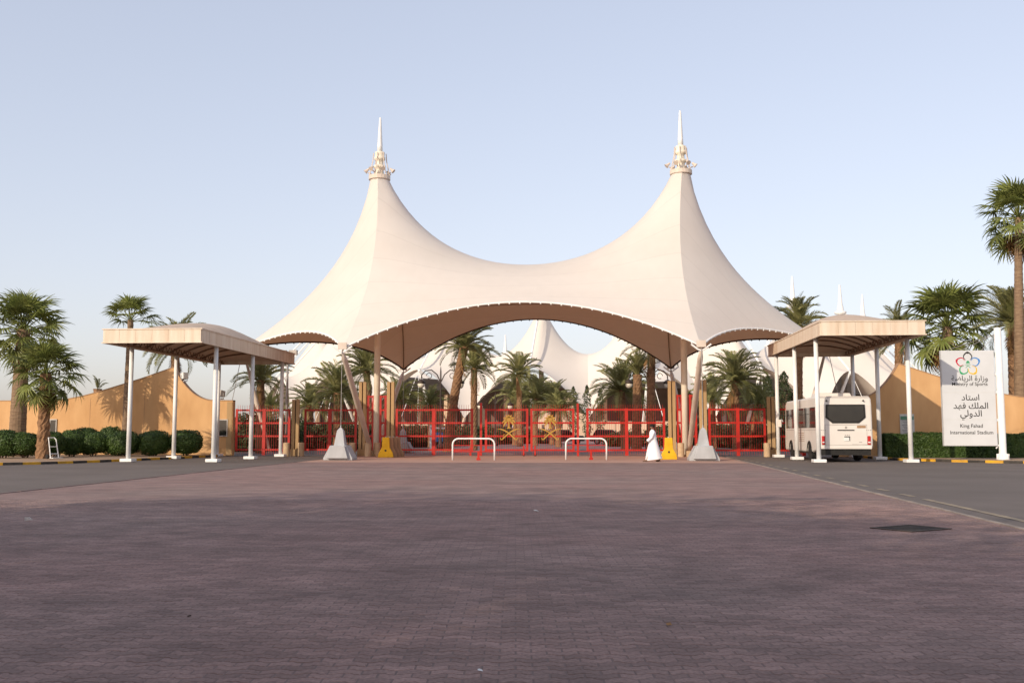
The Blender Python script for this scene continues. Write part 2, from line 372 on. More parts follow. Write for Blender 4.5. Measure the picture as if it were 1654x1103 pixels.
# ================================================================ islands and kerbs
def island(name, path, outside, lab_kerb, z=.10):
    # path: kerb line from front to back; outside: closing corner points
    sheet(name, path + outside, z - .02, 'sand')
    k = struct(bpy.data.objects.new('kerb', None)); C.objects.link(k)
    pts = [Vector(p) for p in path]; seg = []
    L = [0]
    for a, b in zip(pts, pts[1:]): L.append(L[-1] + (b - a).length)
    def at(s):
        for i in range(len(pts) - 1):
            if s <= L[i + 1]: return pts[i].lerp(pts[i + 1], (s - L[i]) / (L[i + 1] - L[i]))
        return pts[-1]
    s, n = 0., 0
    me_ = [MB().box((0, 0, 0), (.79, .2, .17)).mesh('kerb_block', q) for q in ('kerb_yellow', 'kerb_black')]
    while s + .8 < L[-1]:
        a, b = at(s), at(s + .8); c = (a + b) / 2; d = b - a
        o = obj('kerb_block', me_[n % 2], k, (c.x, c.y, z - .085 + random.uniform(-.006, .006)), (0, 0, math.atan2(d.y, d.x) + random.gauss(0, .01)), (d.length / .8, 1, 1)); s += .8; n += 1
    return k
def smooth_path(p, n=5):
    out = []
    for i in range(len(p) - 1):
        a, b, c, d = [Vector(p[max(0, min(len(p) - 1, j))]) for j in (i - 1, i, i + 1, i + 2)]
        for t in range(n):
            t /= n; out.append(tuple(.5 * ((2 * b) + (c - a) * t + (2 * a - 5 * b + 4 * c - d) * t * t + (3 * b - a - 3 * c + d) * t ** 3)))
    return out + [p[-1]]
KL = smooth_path([(-34, 36.5), (-29, 38.6), (-25.0, 41.6), (-23.1, 45), (-22.2, 49.5), (-21.6, 53.5), (-21.3, 57.8)])
KR = smooth_path([(34, 41.5), (25, 44.6), (19.9, 47.2), (17.9, 48.9), (16.2, 51.2), (15.6, 54), (15.55, 57.8)])
island('planting_bed', KL, [(-34, 58.2)], '')
island('planting_bed', KR, [(34, 58.2)], '')

# ================================================================ boundary walls
def wall(name, label, top, x0, x1):
    t = thing(name, label, 'wall', ((x0 + x1) / 2, GY, 0)); cx = (x0 + x1) / 2
    mb = MB(); n = len(top)
    for i in range(n - 1):
        (a, za), (b, zb) = top[i], top[i + 1]; a -= cx; b -= cx
        mb.add([(a, -.2, 0), (b, -.2, 0), (b, -.2, zb), (a, -.2, za), (a, .2, 0), (b, .2, 0), (b, .2, zb), (a, .2, za)], [(0, 1, 2, 3), (5, 4, 7, 6), (3, 2, 6, 7)])
    for (a, z), f in ((top[0], (0, 3, 2, 1)), (top[-1], (0, 1, 2, 3))):
        a -= cx; mb.add([(a, -.2, 0), (a, .2, 0), (a, .2, z), (a, -.2, z)], [f])
    bm_ = mb.build('wall_body', 'stucco', t)
    cp = MB()
    for i in range(n - 1):
        (a, za), (b, zb) = top[i], top[i + 1]; a -= cx; b -= cx
        cp.add([(a, -.225, za + .002), (b, -.225, zb + .002), (b, .225, zb + .002), (a, .225, za + .002), (a, -.225, za + .05), (b, -.225, zb + .05), (b, .225, zb + .05), (a, .225, za + .05)],
               [(0, 1, 5, 4), (2, 3, 7, 6), (4, 5, 6, 7), (3, 2, 1, 0)])
    cp.build('coping', 'coping', t)
    return t
def curve_top(px, s):
    # outline measured along the wall from the gate side outwards: flat, concave rise to the crest, straight fall, flat
    pts = [(0, 3.28), (1.15, 3.3)]
    for k in range(1, 13):
        u = k / 12; pts.append((1.15 + 2.6 * u, 3.3 + 2.02 * (u ** 2.3)))
    for u, z in ((5.7, 4.65), (7.7, 4.05), (8.7, 3.76), (9.5, 3.56), (10.4, 3.40), (11.5, 3.32), (13, 3.3), (40, 3.3)): pts.append((u, z))
    return [(px + s * u, z) for u, z in pts]
WL = wall('boundary_wall', 'tan stucco wall with curved crest behind the clipped bushes at left', curve_top(-21.1, -1)[::-1], -61, -21.1)
WR = wall('boundary_wall', 'tan stucco wall with curved crest behind bus and sign at right', curve_top(14.4, 1), 14.4, 54)
def wall_niche(parent, x0, x1, z0, z1, lx):
    t = obj('wall_box', MB().box(((x0 + x1) / 2 - lx, -.235, (z0 + z1) / 2), (x1 - x0, .07, z1 - z0)).mesh('wall_box', 'steel'), parent)
    MB().box(((x0 + x1) / 2 - lx, -.274, (z0 + z1) / 2), (x1 - x0 - .12, .012, z1 - z0 - .12)).build('box_screen', 'glass', t)
wall_niche(WL, -22.0, -21.38, 1.15, 2.18, WL.location.x); wall_niche(WL, -32.5, -32.05, 1.1, 2.2, WL.location.x)
MB().box((-30 - WL.location.x, -.203, 1.8), (.02, .01, 3.3)).build('expansion_joint', 'coping', WL)
MB().box((-26.6 - WL.location.x, -.203, 2.1), (.02, .01, 4.0)).build('expansion_joint', 'coping', WL)
MB().box((-21.3 - WL.location.x, -.213, 1.62), (.32, .03, 3.2)).build('end_pilaster', 'tan_pillar', WL)
def floodlight(name, label, loc, rz, m='white_paint', sc_=1.):
    t = thing(name, label, 'floodlight', loc, rz)
    MB().box((0, 0, .05), (.22, .22, .06)).tube([(-.22, 0, .08), (-.22, 0, .42)], .022).tube([(.22, 0, .08), (.22, 0, .42)], .022).tube([(-.22, 0, .08), (.22, 0, .08)], .022).build('bracket', m, t)
    h = MB().prism([(-.16, .22), (.12, .16), (.16, .52), (-.12, .58)], -.19, .19, 'x').build('lamp_housing', m, t)
    MB().prism([(-.175, .22), (-.163, .22), (-.123, .58), (-.135, .58)], -.16, .16, 'x').build('lamp_lens', 'lamp_glass', h)
    return t
def wall_top(px, s, X):
    c = curve_top(px, s); c = sorted(c); return float(np.interp(X, [a for a, _ in c], [b for _, b in c]))
floodlight('floodlight', 'white floodlight beside the crest of the left tan wall', (-24.25, 59, wall_top(-21.1, -1, -24.25) + .03), R(60))
floodlight('floodlight', 'dark floodlight on the low end of the left tan wall', (-21.9, 59, 3.36), R(-40), 'steel')
nb = thing('notice_board', 'small pale notice board with green header on the right tan wall', 'notice board', (18.5, GY - .2, 1.22))
MB().box((0, -.03, .6), (.80, .05, 1.24)).build('board', 'notice', nb); MB().box((0, -.062, 1.0), (.74, .008, .2)).build('header', 'notice_green', nb)
for k in range(9): MB().box((-.02 + .03 * (k % 3), -.060, .86 - k * .09), (.58 - .05 * (k % 3), .006, .035)).build('text_line', 'notice_print', nb)

# ================================================================ entrance tent
HX, LY, LZ, PZ, RR, OX, OZ = 9.13, 8.7, 5.7, 16.8, .55, 17.4, 6.5
prof = [(0, 16.8), (.12, 14.8), (.45, 12.6), (1.0, 10.9), (1.8, 9.6), (3.0, 8.3), (4.6, 7.1), (6.4, 6.2), (LY - RR, 5.7)]
def crease(n):
    d = np.array([p[0] for p in prof]); z = np.array([p[1] for p in prof])
    L = np.concatenate([[0], np.cumsum(np.hypot(np.diff(d), np.diff(z)))])
    # smooth the polyline profile
    s = np.linspace(0, L[-1], 200); dd, zz = np.interp(s, L, d), np.interp(s, L, z)
    for _ in range(400):
        dd[1:-1] = .5 * dd[1:-1] + .25 * (dd[2:] + dd[:-2]); zz[1:-1] = .5 * zz[1:-1] + .25 * (zz[2:] + zz[:-2])
    t = np.linspace(0, L[-1], n); return (np.interp(t, s, dd) + RR)[::-1], np.interp(t, s, zz)[::-1]
NC, NR = 15, 6; NV = 2 * NC + NR - 1
def spine(side, sx):
    d, z = crease(NC); pts = [(sx * HX, -a, b) for a, b in zip(d, z)]
    for k in range(1, NR):
        t = math.pi * k / NR; pts.append((sx * HX + side * RR * math.sin(t), -RR * math.cos(t), PZ))
    return np.array(pts + [(sx * HX, a, b) for a, b in zip(d[::-1], z[::-1])])
def arch(p, q, mid, n):
    t = np.linspace(0, 1, n)[:, None]; p, q, mid = map(np.array, (p, q, mid)); c = 2 * mid - .5 * (p + q)
    return (1 - t) ** 2 * p + 2 * t * (1 - t) * c + t * t * q
T = thing('entrance_tent', 'large cream twin-peaked fabric tent spanning the red entrance gates', 'tent', (AX, GY, 0))
def patch(B, name):
    nu, nv, _ = B.shape; mb = MB()
    mb.add(B.reshape(-1, 3).tolist(), [(i * nv + j, (i + 1) * nv + j, (i + 1) * nv + j + 1, i * nv + j + 1) for i in range(nu - 1) for j in range(nv - 1)])
    bm = bmesh.new(); me = mb.mesh(name, 'fabric', True, False); bm.from_mesh(me); bmesh.ops.remove_doubles(bm, verts=bm.verts, dist=.002); bmesh.ops.recalc_face_normals(bm, faces=bm.faces); bm.to_mesh(me); bm.free()
    me.shade_smooth()
    return obj(name, me, T)
NU, NO = 37, 19
def tent_net(qs, qc, qo):
    # force-density form finding: one net of cables, free everywhere except mast rings, low points and edge arches
    nodes, fixed, sp = [], [], {}
    def add(p, f): nodes.append(np.array(p, float)); fixed.append(f); return len(nodes) - 1
    for sx in (-1, 1):
        s = spine(1, sx)
        for j in list(range(NC)) + list(range(NV - NC, NV)): sp[sx, j] = add(s[j], j in (0, NC - 1, NV - NC, NV - 1))
    def grid(Bd, cols):
        nu = Bd.shape[0]; id_ = -np.ones((nu, NV), int)
        for i in range(nu):
            for j in range(NV):
                c = cols.get(i); id_[i, j] = sp[c, j] if (c is not None and (c, j) in sp) else add(Bd[i, j], i in (0, nu - 1) or j in (0, NV - 1))
        return id_
    B = np.zeros((NU, NV, 3)); B[0] = spine(1, -1); B[-1] = spine(-1, 1)
    B[:, 0] = arch((-HX, -LY, LZ), (HX, -LY, LZ), (0, -6.9, 8.25), NU); B[:, -1] = arch((-HX, LY, LZ), (HX, LY, LZ), (0, 6.9, 8.9), NU)
    ids = [(grid(B, {0: -1, NU - 1: 1}), qc)]
    for sx in (-1, 1):
        B = np.zeros((NO, NV, 3)); B[0] = spine(sx, sx)
        B[:, 0] = arch((sx * HX, -LY, LZ), (sx * OX, 0, OZ), (sx * 12.4, -4.1, 7.05), NO); B[:, -1] = arch((sx * HX, LY, LZ), (sx * OX, 0, OZ), (sx * 12.4, 4.1, 7.05), NO); B[-1] = B[-1, 0]
        ids.append((grid(B, {0: sx}), qo))
    n = len(nodes); X = np.array(nodes); fx = np.array(fixed); A = np.zeros((n, n))
    def edge(a, b, q): A[a, a] += q; A[b, b] += q; A[a, b] -= q; A[b, a] -= q
    for id_, q in ids:
        for i in range(id_.shape[0]):
            for j in range(NV):
                if i + 1 < id_.shape[0]: edge(id_[i, j], id_[i + 1, j], q)
                if j + 1 < NV and i: edge(id_[i, j], id_[i, j + 1], 1)
    for sx in (-1, 1):
        for j in range(NV - 1):
            if (sx, j) in sp and (sx, j + 1) in sp: edge(sp[sx, j], sp[sx, j + 1], qs)
    fr = ~fx; X[fr] = np.linalg.solve(A[np.ix_(fr, fr)], -A[np.ix_(fr, fx)] @ X[fx])
    return [X[i] for i, _ in ids]
Bc, BoL, BoR = tent_net(10, 1.4, .9)
edges = [Bc[:, 0], Bc[:, -1], BoL[:, 0], BoL[:, -1], BoR[:, 0], BoR[:, -1]]
for B in (Bc, BoL, BoR): patch(B, 'membrane')
# fabric weld seams: thin raised strips following the cloth
def surf_line(pts, r, name, m, n=5, dz=.0): MB().tube([(p[0], p[1], p[2] + dz) for p in pts], r, n).build(name, m, T, True)
for j in (5, 10, NV - 11, NV - 6): surf_line(Bc[:, j], .022, 'seam', 'seam', 4, -.09)
for B in (Bc[0], Bc[-1]):
    surf_line(B[:NC], .035, 'ridge_cable', 'seam', 6, -.14); surf_line(B[-NC:], .035, 'ridge_cable', 'seam', 6, -.14)
for i, E_ in enumerate(edges):
    front = i % 2 == 0
    surf_line(E_, .055, 'edge_cable', 'white_paint' if front else 'dark_trim', 6)
    mb = MB(); d = np.concatenate([[0], np.cumsum(np.linalg.norm(np.diff(E_, axis=0), axis=1))])
    for s in np.arange(.35, d[-1] - .2, .55):
        p = [float(np.interp(s, d, E_[:, k])) for k in range(3)]; mb.box((p[0], p[1] + (-.03 if front else .03), p[2] - .03), (.06, .05, .13))
    stuff(mb.build('clamp_plates', 'white_paint' if front else 'dark_trim', T))
# masts, spires, light rings
for sx in (-1, 1):
    x = sx * HX
    m_ = MB().lathe([(.19, .05), (.19, 8), (.2, 16.8)], 18, (x, 0, 0)).build('mast', 'mast_paint', T, True)
    MB().box((x, 0, .06), (.8, .8, .12)).build('base_plate', 'bollard_stone', m_)
    MB().lathe([(.58, 16.72), (.66, 16.74), (.66, 16.98), (.58, 17.0), (.3, 17.02)], 20, (x, 0, 0)).build('top_ring', 'strut_paint', m_)
    hd = MB().lathe([(.3, 17.0), (.24, 17.2), (.24, 17.45), (.36, 17.5), (.36, 17.62), (.22, 17.66), (.22, 17.95), (.34, 18.0), (.34, 18.14), (.28, 18.2), (.3, 18.35), (.30, 18.38), (.30, 18.46), (.22, 18.5)], 16, (x, 0, 0)).build('mast_head', 'mast_paint', T, True)
    for k in range(6):
        a = k * math.pi / 3 + .3; c, s = math.cos(a), math.sin(a)
        MB().tube([(x + .62 * c, s * .62, 16.98), (x + .42 * c, .42 * s, 17.9), (x + .38 * c, .38 * s, 18.4)], .03, 5).build('stay', 'strut_paint', hd)
    MB().lathe([(.165, 18.5), (.16, 18.9), (.07, 20.5), (.055, 20.65), (.0, 20.66)], 14, (x, 0, 0)).build('spire', 'white_paint', T, True)
    for k, a in enumerate((R(185), R(355), R(245), R(295), R(60), R(120))):
        c, s = math.cos(a), math.sin(a)
        ar = MB().tube([(x + .5 * c, .5 * s, 17.12), (x + .72 * c, .72 * s, 17.2)], .035, 6).build('lamp_arm', 'strut_paint', T)
        P0 = Vector((x + .78 * c, .78 * s, 17.33)); d = Vector((c, s, -.9)).normalized()
        MB().tube([P0 - d * .16, P0 + d * .05, P0 + d * .14], [.05, .10, .15], 10).build('lamp_head', 'strut_paint', ar)
    # struts to the four low points and the outer point
    for sy in (-1, 1):
        top = Vector((x, sy * LY, LZ - .18)); foot = Vector((x + sx * .15, sy * .75, .35))
        b = top - foot; st = MB().tube([foot, foot + b * .08, foot + b * .5, foot + b * .93, top], [.09, .14, .165, .14, .06], 12).build('strut', 'strut_paint', T, True)
        MB().tube([top + Vector((-.5, 0, .28)), top + Vector((-.16, 0, .02)), top + Vector((0, 0, -.05)), top + Vector((.16, 0, .02)), top + Vector((.5, 0, .28))], .05, 6).build('shackle', 'white_paint', st)
        MB().box((x, sy * (LY + .02), LZ + .12), (.46, .12, .34)).build('corner_plate', 'strut_paint', T)
        MB().box((foot.x, foot.y, .17), (.36, .36, .34)).build('strut_foot', 'bollard_stone', st)
        MB().tube([(x, sy * (LY + .08), LZ - .1), (x, sy * (LY + .1), 1.6)], .018, 5).build('tie_cable', 'steel', T)
    st = MB().tube([(sx * OX, 0, OZ - .05), (sx * (OX - .9), 0, 3.2), (sx * (OX - 1.8), 0, .2)], [.06, .13, .09], 10).build('strut', 'strut_paint', T, True)
    MB().tube([(sx * OX, 0, OZ), (sx * (OX + 1.2), 0, .05)], .02, 5).build('tie_cable', 'steel', T)

# anchor blocks
def anchor(label, x, y):
    t = thing('anchor_block', label, 'concrete block', (x, y, 0), 0, 'concrete tie-down blocks under the tent corners')
    MB().prism([(-.74, 0), (.74, 0), (.74, .12), (.40, .74), (-.40, .74), (-.74, .12)], -.55, .55).build('base', 'grey_concrete', t, bevel=.02)
    MB().prism([(-.55, .1), (.55, .1), (.38, .72), (-.38, .72)], -.75, .75).build('base_wing', 'grey_concrete', t, bevel=.02)
    MB().box((0, 0, 1.06), (.58, .58, .86), 0, (.55, .55)).build('shaft', 'grey_concrete', t, bevel=.02)
    MB().box((0, 0, 1.56), (.30, .30, .14), 0, (.3, .3)).tube([(0, 0, 1.6), (0, 0, 1.75)], .03).build('cap', 'grey_concrete', t)
anchor('grey concrete anchor block in front of the left tent mast', AX - HX, GY - LY - .1)
anchor('grey concrete anchor block in front of the right tent mast', AX + HX, GY - LY - .1)
anchor('grey concrete anchor block behind the red gate near left mast', AX - HX, GY + LY + .1)
anchor('grey concrete anchor block behind the red gate near right mast', AX + HX, GY + LY + .1)

# ================================================================ gates, pillars, bollards
def pillar(label, x, y, h):
    t = thing('gate_pillar', label, 'pillar', (x, y, 0), 0, 'ribbed tan gate pillars')
    for dx, dy in ((-.125, -.08), (.125, -.08), (0, .13)): MB().box((dx, dy, h / 2), (.19, .19, h)).build('pillar_shaft', 'tan_pillar', t, bevel=.02)
    MB().box((0, 0, h / 2 - .05), (.22, .16, h - .12)).build('core', 'dark_trim', t)
    MB().box((0, 0, .2), (.50, .50, .4)).build('plinth', 'tan_pillar', t)
pillar('low ribbed tan pillar in the left fence, behind the left canopy', -17.15, 58.6, 3.35)
pillar('tall ribbed tan pillar left of the left tent mast', -13.2, GY, 4.4)
pillar('tall ribbed tan pillar right of the left tent mast', -11.5, GY, 4.4)
pillar('tall ribbed tan pillar left of the right tent mast', 5.15, GY, 4.4)
pillar('tall ribbed tan pillar right of the right tent mast', 6.95, GY, 4.45)
pillar('low ribbed tan pillar in the right fence beside the bus canopy', 10.85, GY, 3.45)
RZ = (.36, 1.17, 1.95, 2.72)
def leaf(name, label, x0, x1, cat='gate', mids=(), h=RZ, y=GY, tall=(), wheel=None, barh=.3):
    t = thing(name, label, cat, ((x0 + x1) / 2, y, 0)); cx = (x0 + x1) / 2; w = x1 - x0
    for z in h: MB().box((0, 0, z), (w - .1, .09, .10)).build('rail', 'red_paint', t)
    for x in (x0 + .06, x1 - .06): MB().box((x - cx, 0, (h[-1] + h[0]) / 2), (.12, .12, h[-1] - h[0] + .16)).build('stile', 'red_paint', t)
    for x in mids: MB().box((x - cx, .002, (h[-1] + h[0]) / 2 - .12), (.20, .13, h[-1] - h[0] + .40)).build('stile', 'red_paint', t)
    for x, zt in tall: MB().box((x - cx, .003, zt / 2 + .02), (.11, .125, zt)).build('post', 'red_paint', t)
    mb = MB(); n = max(2, int(w / .135))
    for k in range(1, n):
        x = -w / 2 + w * k / n; mb.add([(x - .007, -.05, .08), (x + .007, -.05, .08), (x + .007, -.064, .08), (x - .007, -.064, .08), (x - .007, -.05, h[-1] + barh), (x + .007, -.05, h[-1] + barh), (x + .007, -.064, h[-1] + barh), (x - .007, -.064, h[-1] + barh)],
                                       [(3, 2, 1, 0), (4, 5, 6, 7), (0, 1, 5, 4), (1, 2, 6, 5), (2, 3, 7, 6), (3, 0, 4, 7)])
        for z in h: mb.box((x, -.058, z), (.05, .03, .115))
    stuff(mb.build('bars', 'red_paint', t))
    if wheel is not None:
        wl = MB().box((wheel - cx, 0, .33), (.1, .16, .55)).build('wheel_bracket', 'red_paint', t)
        MB().tube([(wheel - cx, -.04, .085), (wheel - cx, .04, .085)], .085, 12).build('wheel', 'rubber', wl)
    return t
def arcpts(cx, cz, r, a0, a1, n=8, sx=1.): return [(cx + sx * r * math.cos(R(a0 + (a1 - a0) * k / n)), cz + r * math.sin(R(a0 + (a1 - a0) * k / n))) for k in range(n + 1)]
def emblem(parent, cx, cz, s, y0, y1, m, name='emblem'):
    # palm tree above two crossed curved swords; s = overall width
    mb = MB(); u = s / 1.33
    mb.prism([(cx - .13 * u, cz + .0 * u), (cx + .13 * u, cz), (cx + .045 * u, cz + .09 * u), (cx + .032 * u, cz + .5 * u), (cx - .032 * u, cz + .5 * u), (cx - .045 * u, cz + .09 * u)], y0, y1)
    mb.prism([(cx + .13 * u * math.cos(q * math.pi / 5), cz + .53 * u + .1 * u * math.sin(q * math.pi / 5)) for q in range(10)], y0 - .002, y1)
    for a, ln, dr in ((90, .27, 0), (62, .34, .06), (118, .34, .06), (34, .40, .17), (146, .40, .17), (8, .40, .30), (172, .40, .30), (-22, .36, .34), (202, .36, .34)):
        pts, ws = [], []
        for k in range(7):
            q = k / 6; pts.append((cx + ln * q * math.cos(R(a)) * u, cz + .5 * u + (ln * q * math.sin(R(a)) - dr * q * q + .05 * q) * u)); ws.append((.04 + .10 * math.sin(math.pi * min(1, q * 1.05)) * (1 - .35 * q)) * u)
        ws[-1] = .012 * u; mb.ribbon(pts, ws, y0, y1)
    for sg in (-1, 1):
        pts, ws = [], []
        for k in range(13):
            q = k / 12; x = sg * (-.66 + 1.02 * q); z = -.02 - .03 * q - .55 * q ** 1.25 + .10 * math.sin(math.pi * q); pts.append((cx + x * u, cz + z * u)); ws.append((.015 + .06 * min(1, q * 3)) * u)
        mb.ribbon(pts, ws, y0 - .004 * sg, y1 - .004 * sg)
        hk = arcpts(cx + sg * .36 * u + sg * .05 * u, cz - .56 * u, .075 * u, 200, 380, 6, sg); mb.ribbon(hk, [.05 * u] * len(hk), y0, y1)
        gd = arcpts(cx + sg * .26 * u, cz - .40 * u, .06 * u, 120, -40, 5, sg); mb.ribbon(gd, [.035 * u] * len(gd), y0, y1)
    return mb.build(name, m, parent)
leaf('fence_panel', 'red steel fence panel between left tan wall and low ribbed pillar', -20.9, -17.55, 'fence', (-19.15,), y=58.8)
leaf('fence_panel', 'red steel fence panel behind the left grey anchor block', -16.75, -13.55, 'fence', (-15.2,))
leaf('side_gate', 'tall narrow red side gate left of the left tent mast', -12.95, -12.5, h=(.36, 1.17, 1.95, 2.72, 3.52), barh=0)
leaf('side_gate', 'tall narrow red side gate right of the left tent mast', -12.2, -11.75, h=(.36, 1.17, 1.95, 2.72, 3.52), barh=0)
leaf('gate_leaf', 'leftmost red gate leaf, beside the yellow barriers', -11.2, -6.55, mids=(-8.9,), tall=((-6.1 - .6, .5),))
MB().box((-6.08, GY, 1.58), (.13, .13, 3.12)).build('gate_post', 'red_paint'); tag(bpy.data.objects['gate_post'], 'slim red gate post left of the left gold emblem', 'gate post', 'slim red gate posts')
gl = leaf('gate_leaf', 'red gate leaf carrying the left gold palm emblem', -5.85, -3.27, wheel=-3.55)
emblem(gl, -4.42 - gl.location.x, 1.62, 1.36, -.105, -.075, 'gold_paint')
gr = leaf('gate_leaf', 'red gate leaf carrying the right gold palm emblem', -3.15, -.55, wheel=-2.87)
emblem(gr, -1.98 - gr.location.x, 1.62, 1.36, -.105, -.075, 'gold_paint')
o = MB().box((-.35, GY, 1.55), (.13, .13, 3.08)).build('gate_post', 'red_paint'); tag(o, 'slim red gate post right of the right gold emblem', 'gate post', 'slim red gate posts')
leaf('gate_leaf', 'rightmost red gate leaf, behind the walking person', .15, 4.75, mids=(2.5,))
leaf('side_gate', 'tall narrow red side gate left of the right tent mast', 5.42, 5.78, h=(.36, 1.17, 1.95, 2.72, 3.52), barh=0)
leaf('side_gate', 'tall narrow red side gate right of the right tent mast', 6.15, 6.6, h=(.36, 1.17, 1.95, 2.72, 3.52), barh=0)
leaf('fence_panel', 'red steel fence panel right of the right tent mast', 7.25, 10.55, 'fence', (8.95,))
leaf('fence_panel', 'short red fence panel hidden behind the canopy beside the bus', 11.15, 14.3, 'fence', (12.7,))
for k, (x, y, lab) in enumerate(((-14.0, 58.2, 'tan stone bollard left of the tall left pillar'), (-13.55, 57.9, 'tan stone bollard before the tall left pillar'), (-12.55, 57.6, 'tan stone bollard at the foot of the left mast'),
                               (-12.1, 58.0, 'tan stone bollard between left mast and yellow barriers'), (-17.4, 57.6, 'tan stone bollard beside the low pillar of the left fence'), (-16.7, 58.2, 'tan stone bollard right of the low pillar in the left fence'),
                               (5.55, 58.0, 'tan stone bollard between yellow barrier and right mast'), (6.55, 57.6, 'tan stone bollard right of the foot of the right mast'), (10.45, 58.2, 'tan stone bollard before the low pillar of the right fence'))):
    t = thing('bollard', lab, 'bollard', (x, y, 0), 0, 'tan stone bollards along the gate')
    MB().lathe([(.19, 0), (.19, .74)], 20).build('shaft', 'bollard_stone', t, False); MB().lathe([(.19, .742), (.175, .78), (.1, .80)], 20).build('cap', 'bollard_stone', t)
# yellow barriers
def jersey(label, x, y, rz, m='yellow_paint'):
    t = thing('barrier', label, 'barrier', (x, y, 0), rz, 'concrete road barriers')
    MB().prism([(-.43, 0), (.43, 0), (.40, .22), (.22, .55), (.19, 1.12), (-.19, 1.12), (-.22, .55), (-.40, .22)], -.12, .12).build('body', m, t, bevel=.02)
    MB().tube([(0, 0, 1.12), (0, 0, 1.17)], .05, 8).build('lifting_eye', 'steel', t)
    MB().box((0, -.124, .38), (.10, .012, .10)).build('drain_slot', 'dark_trim', t)
for k in range(4): jersey(('front yellow barrier of the row beside the left mast', 'brown-shaded barrier directly behind the yellow one beside the left mast', 'third barrier of the row beside the left mast, brown-shaded', 'brown-shaded barrier at the far end of the row beside the left mast')[k], -11.1 + .14 * k, 55.6 + .36 * k, R(4), 'yellow_paint' if k == 0 else 'coping')  # rear barriers coloured brown to stand in for shade on their sides
jersey('single yellow barrier behind the walking person', 4.4, 52.6, R(3))
# white hoop barriers
def hoop(label, x0, x1, y):
    t = thing('hoop_barrier', label, 'barrier', ((x0 + x1) / 2, y, 0), R(2), 'white tubular hoop barriers'); w = (x1 - x0) / 2; r = .3; H = 1.08
    pts = [(-w, 0, 0)] + [(-w + r - r * math.cos(R(a)), 0, H - r + r * math.sin(R(a))) for a in range(0, 91, 15)] + [(w - r + r * math.sin(R(a)), 0, H - r + r * math.cos(R(a))) for a in range(0, 91, 15)] + [(w, 0, 0)]
    MB().tube(pts, .045, 10).build('hoop', 'white_paint', t, True)
    for z, rr in ((.74, .022), (.43, .03)): MB().tube([(-w + .04, 0, z), (w - .04, 0, z)], rr, 6).build('crossbar', 'red_paint', t)
    MB().box((.25, 0, .28), (.11, .06, .36)).build('lock_post', 'red_paint', t); MB().box((.25, 0, .055), (.2, .16, .1)).build('lock_foot', 'red_paint', t)
hoop('left white hoop barrier with red crossbars before the gate', -6.62, -4.5, 50.3); hoop('right white hoop barrier with red crossbars, nearer the walking person', -.92, 1.15, 51.3)
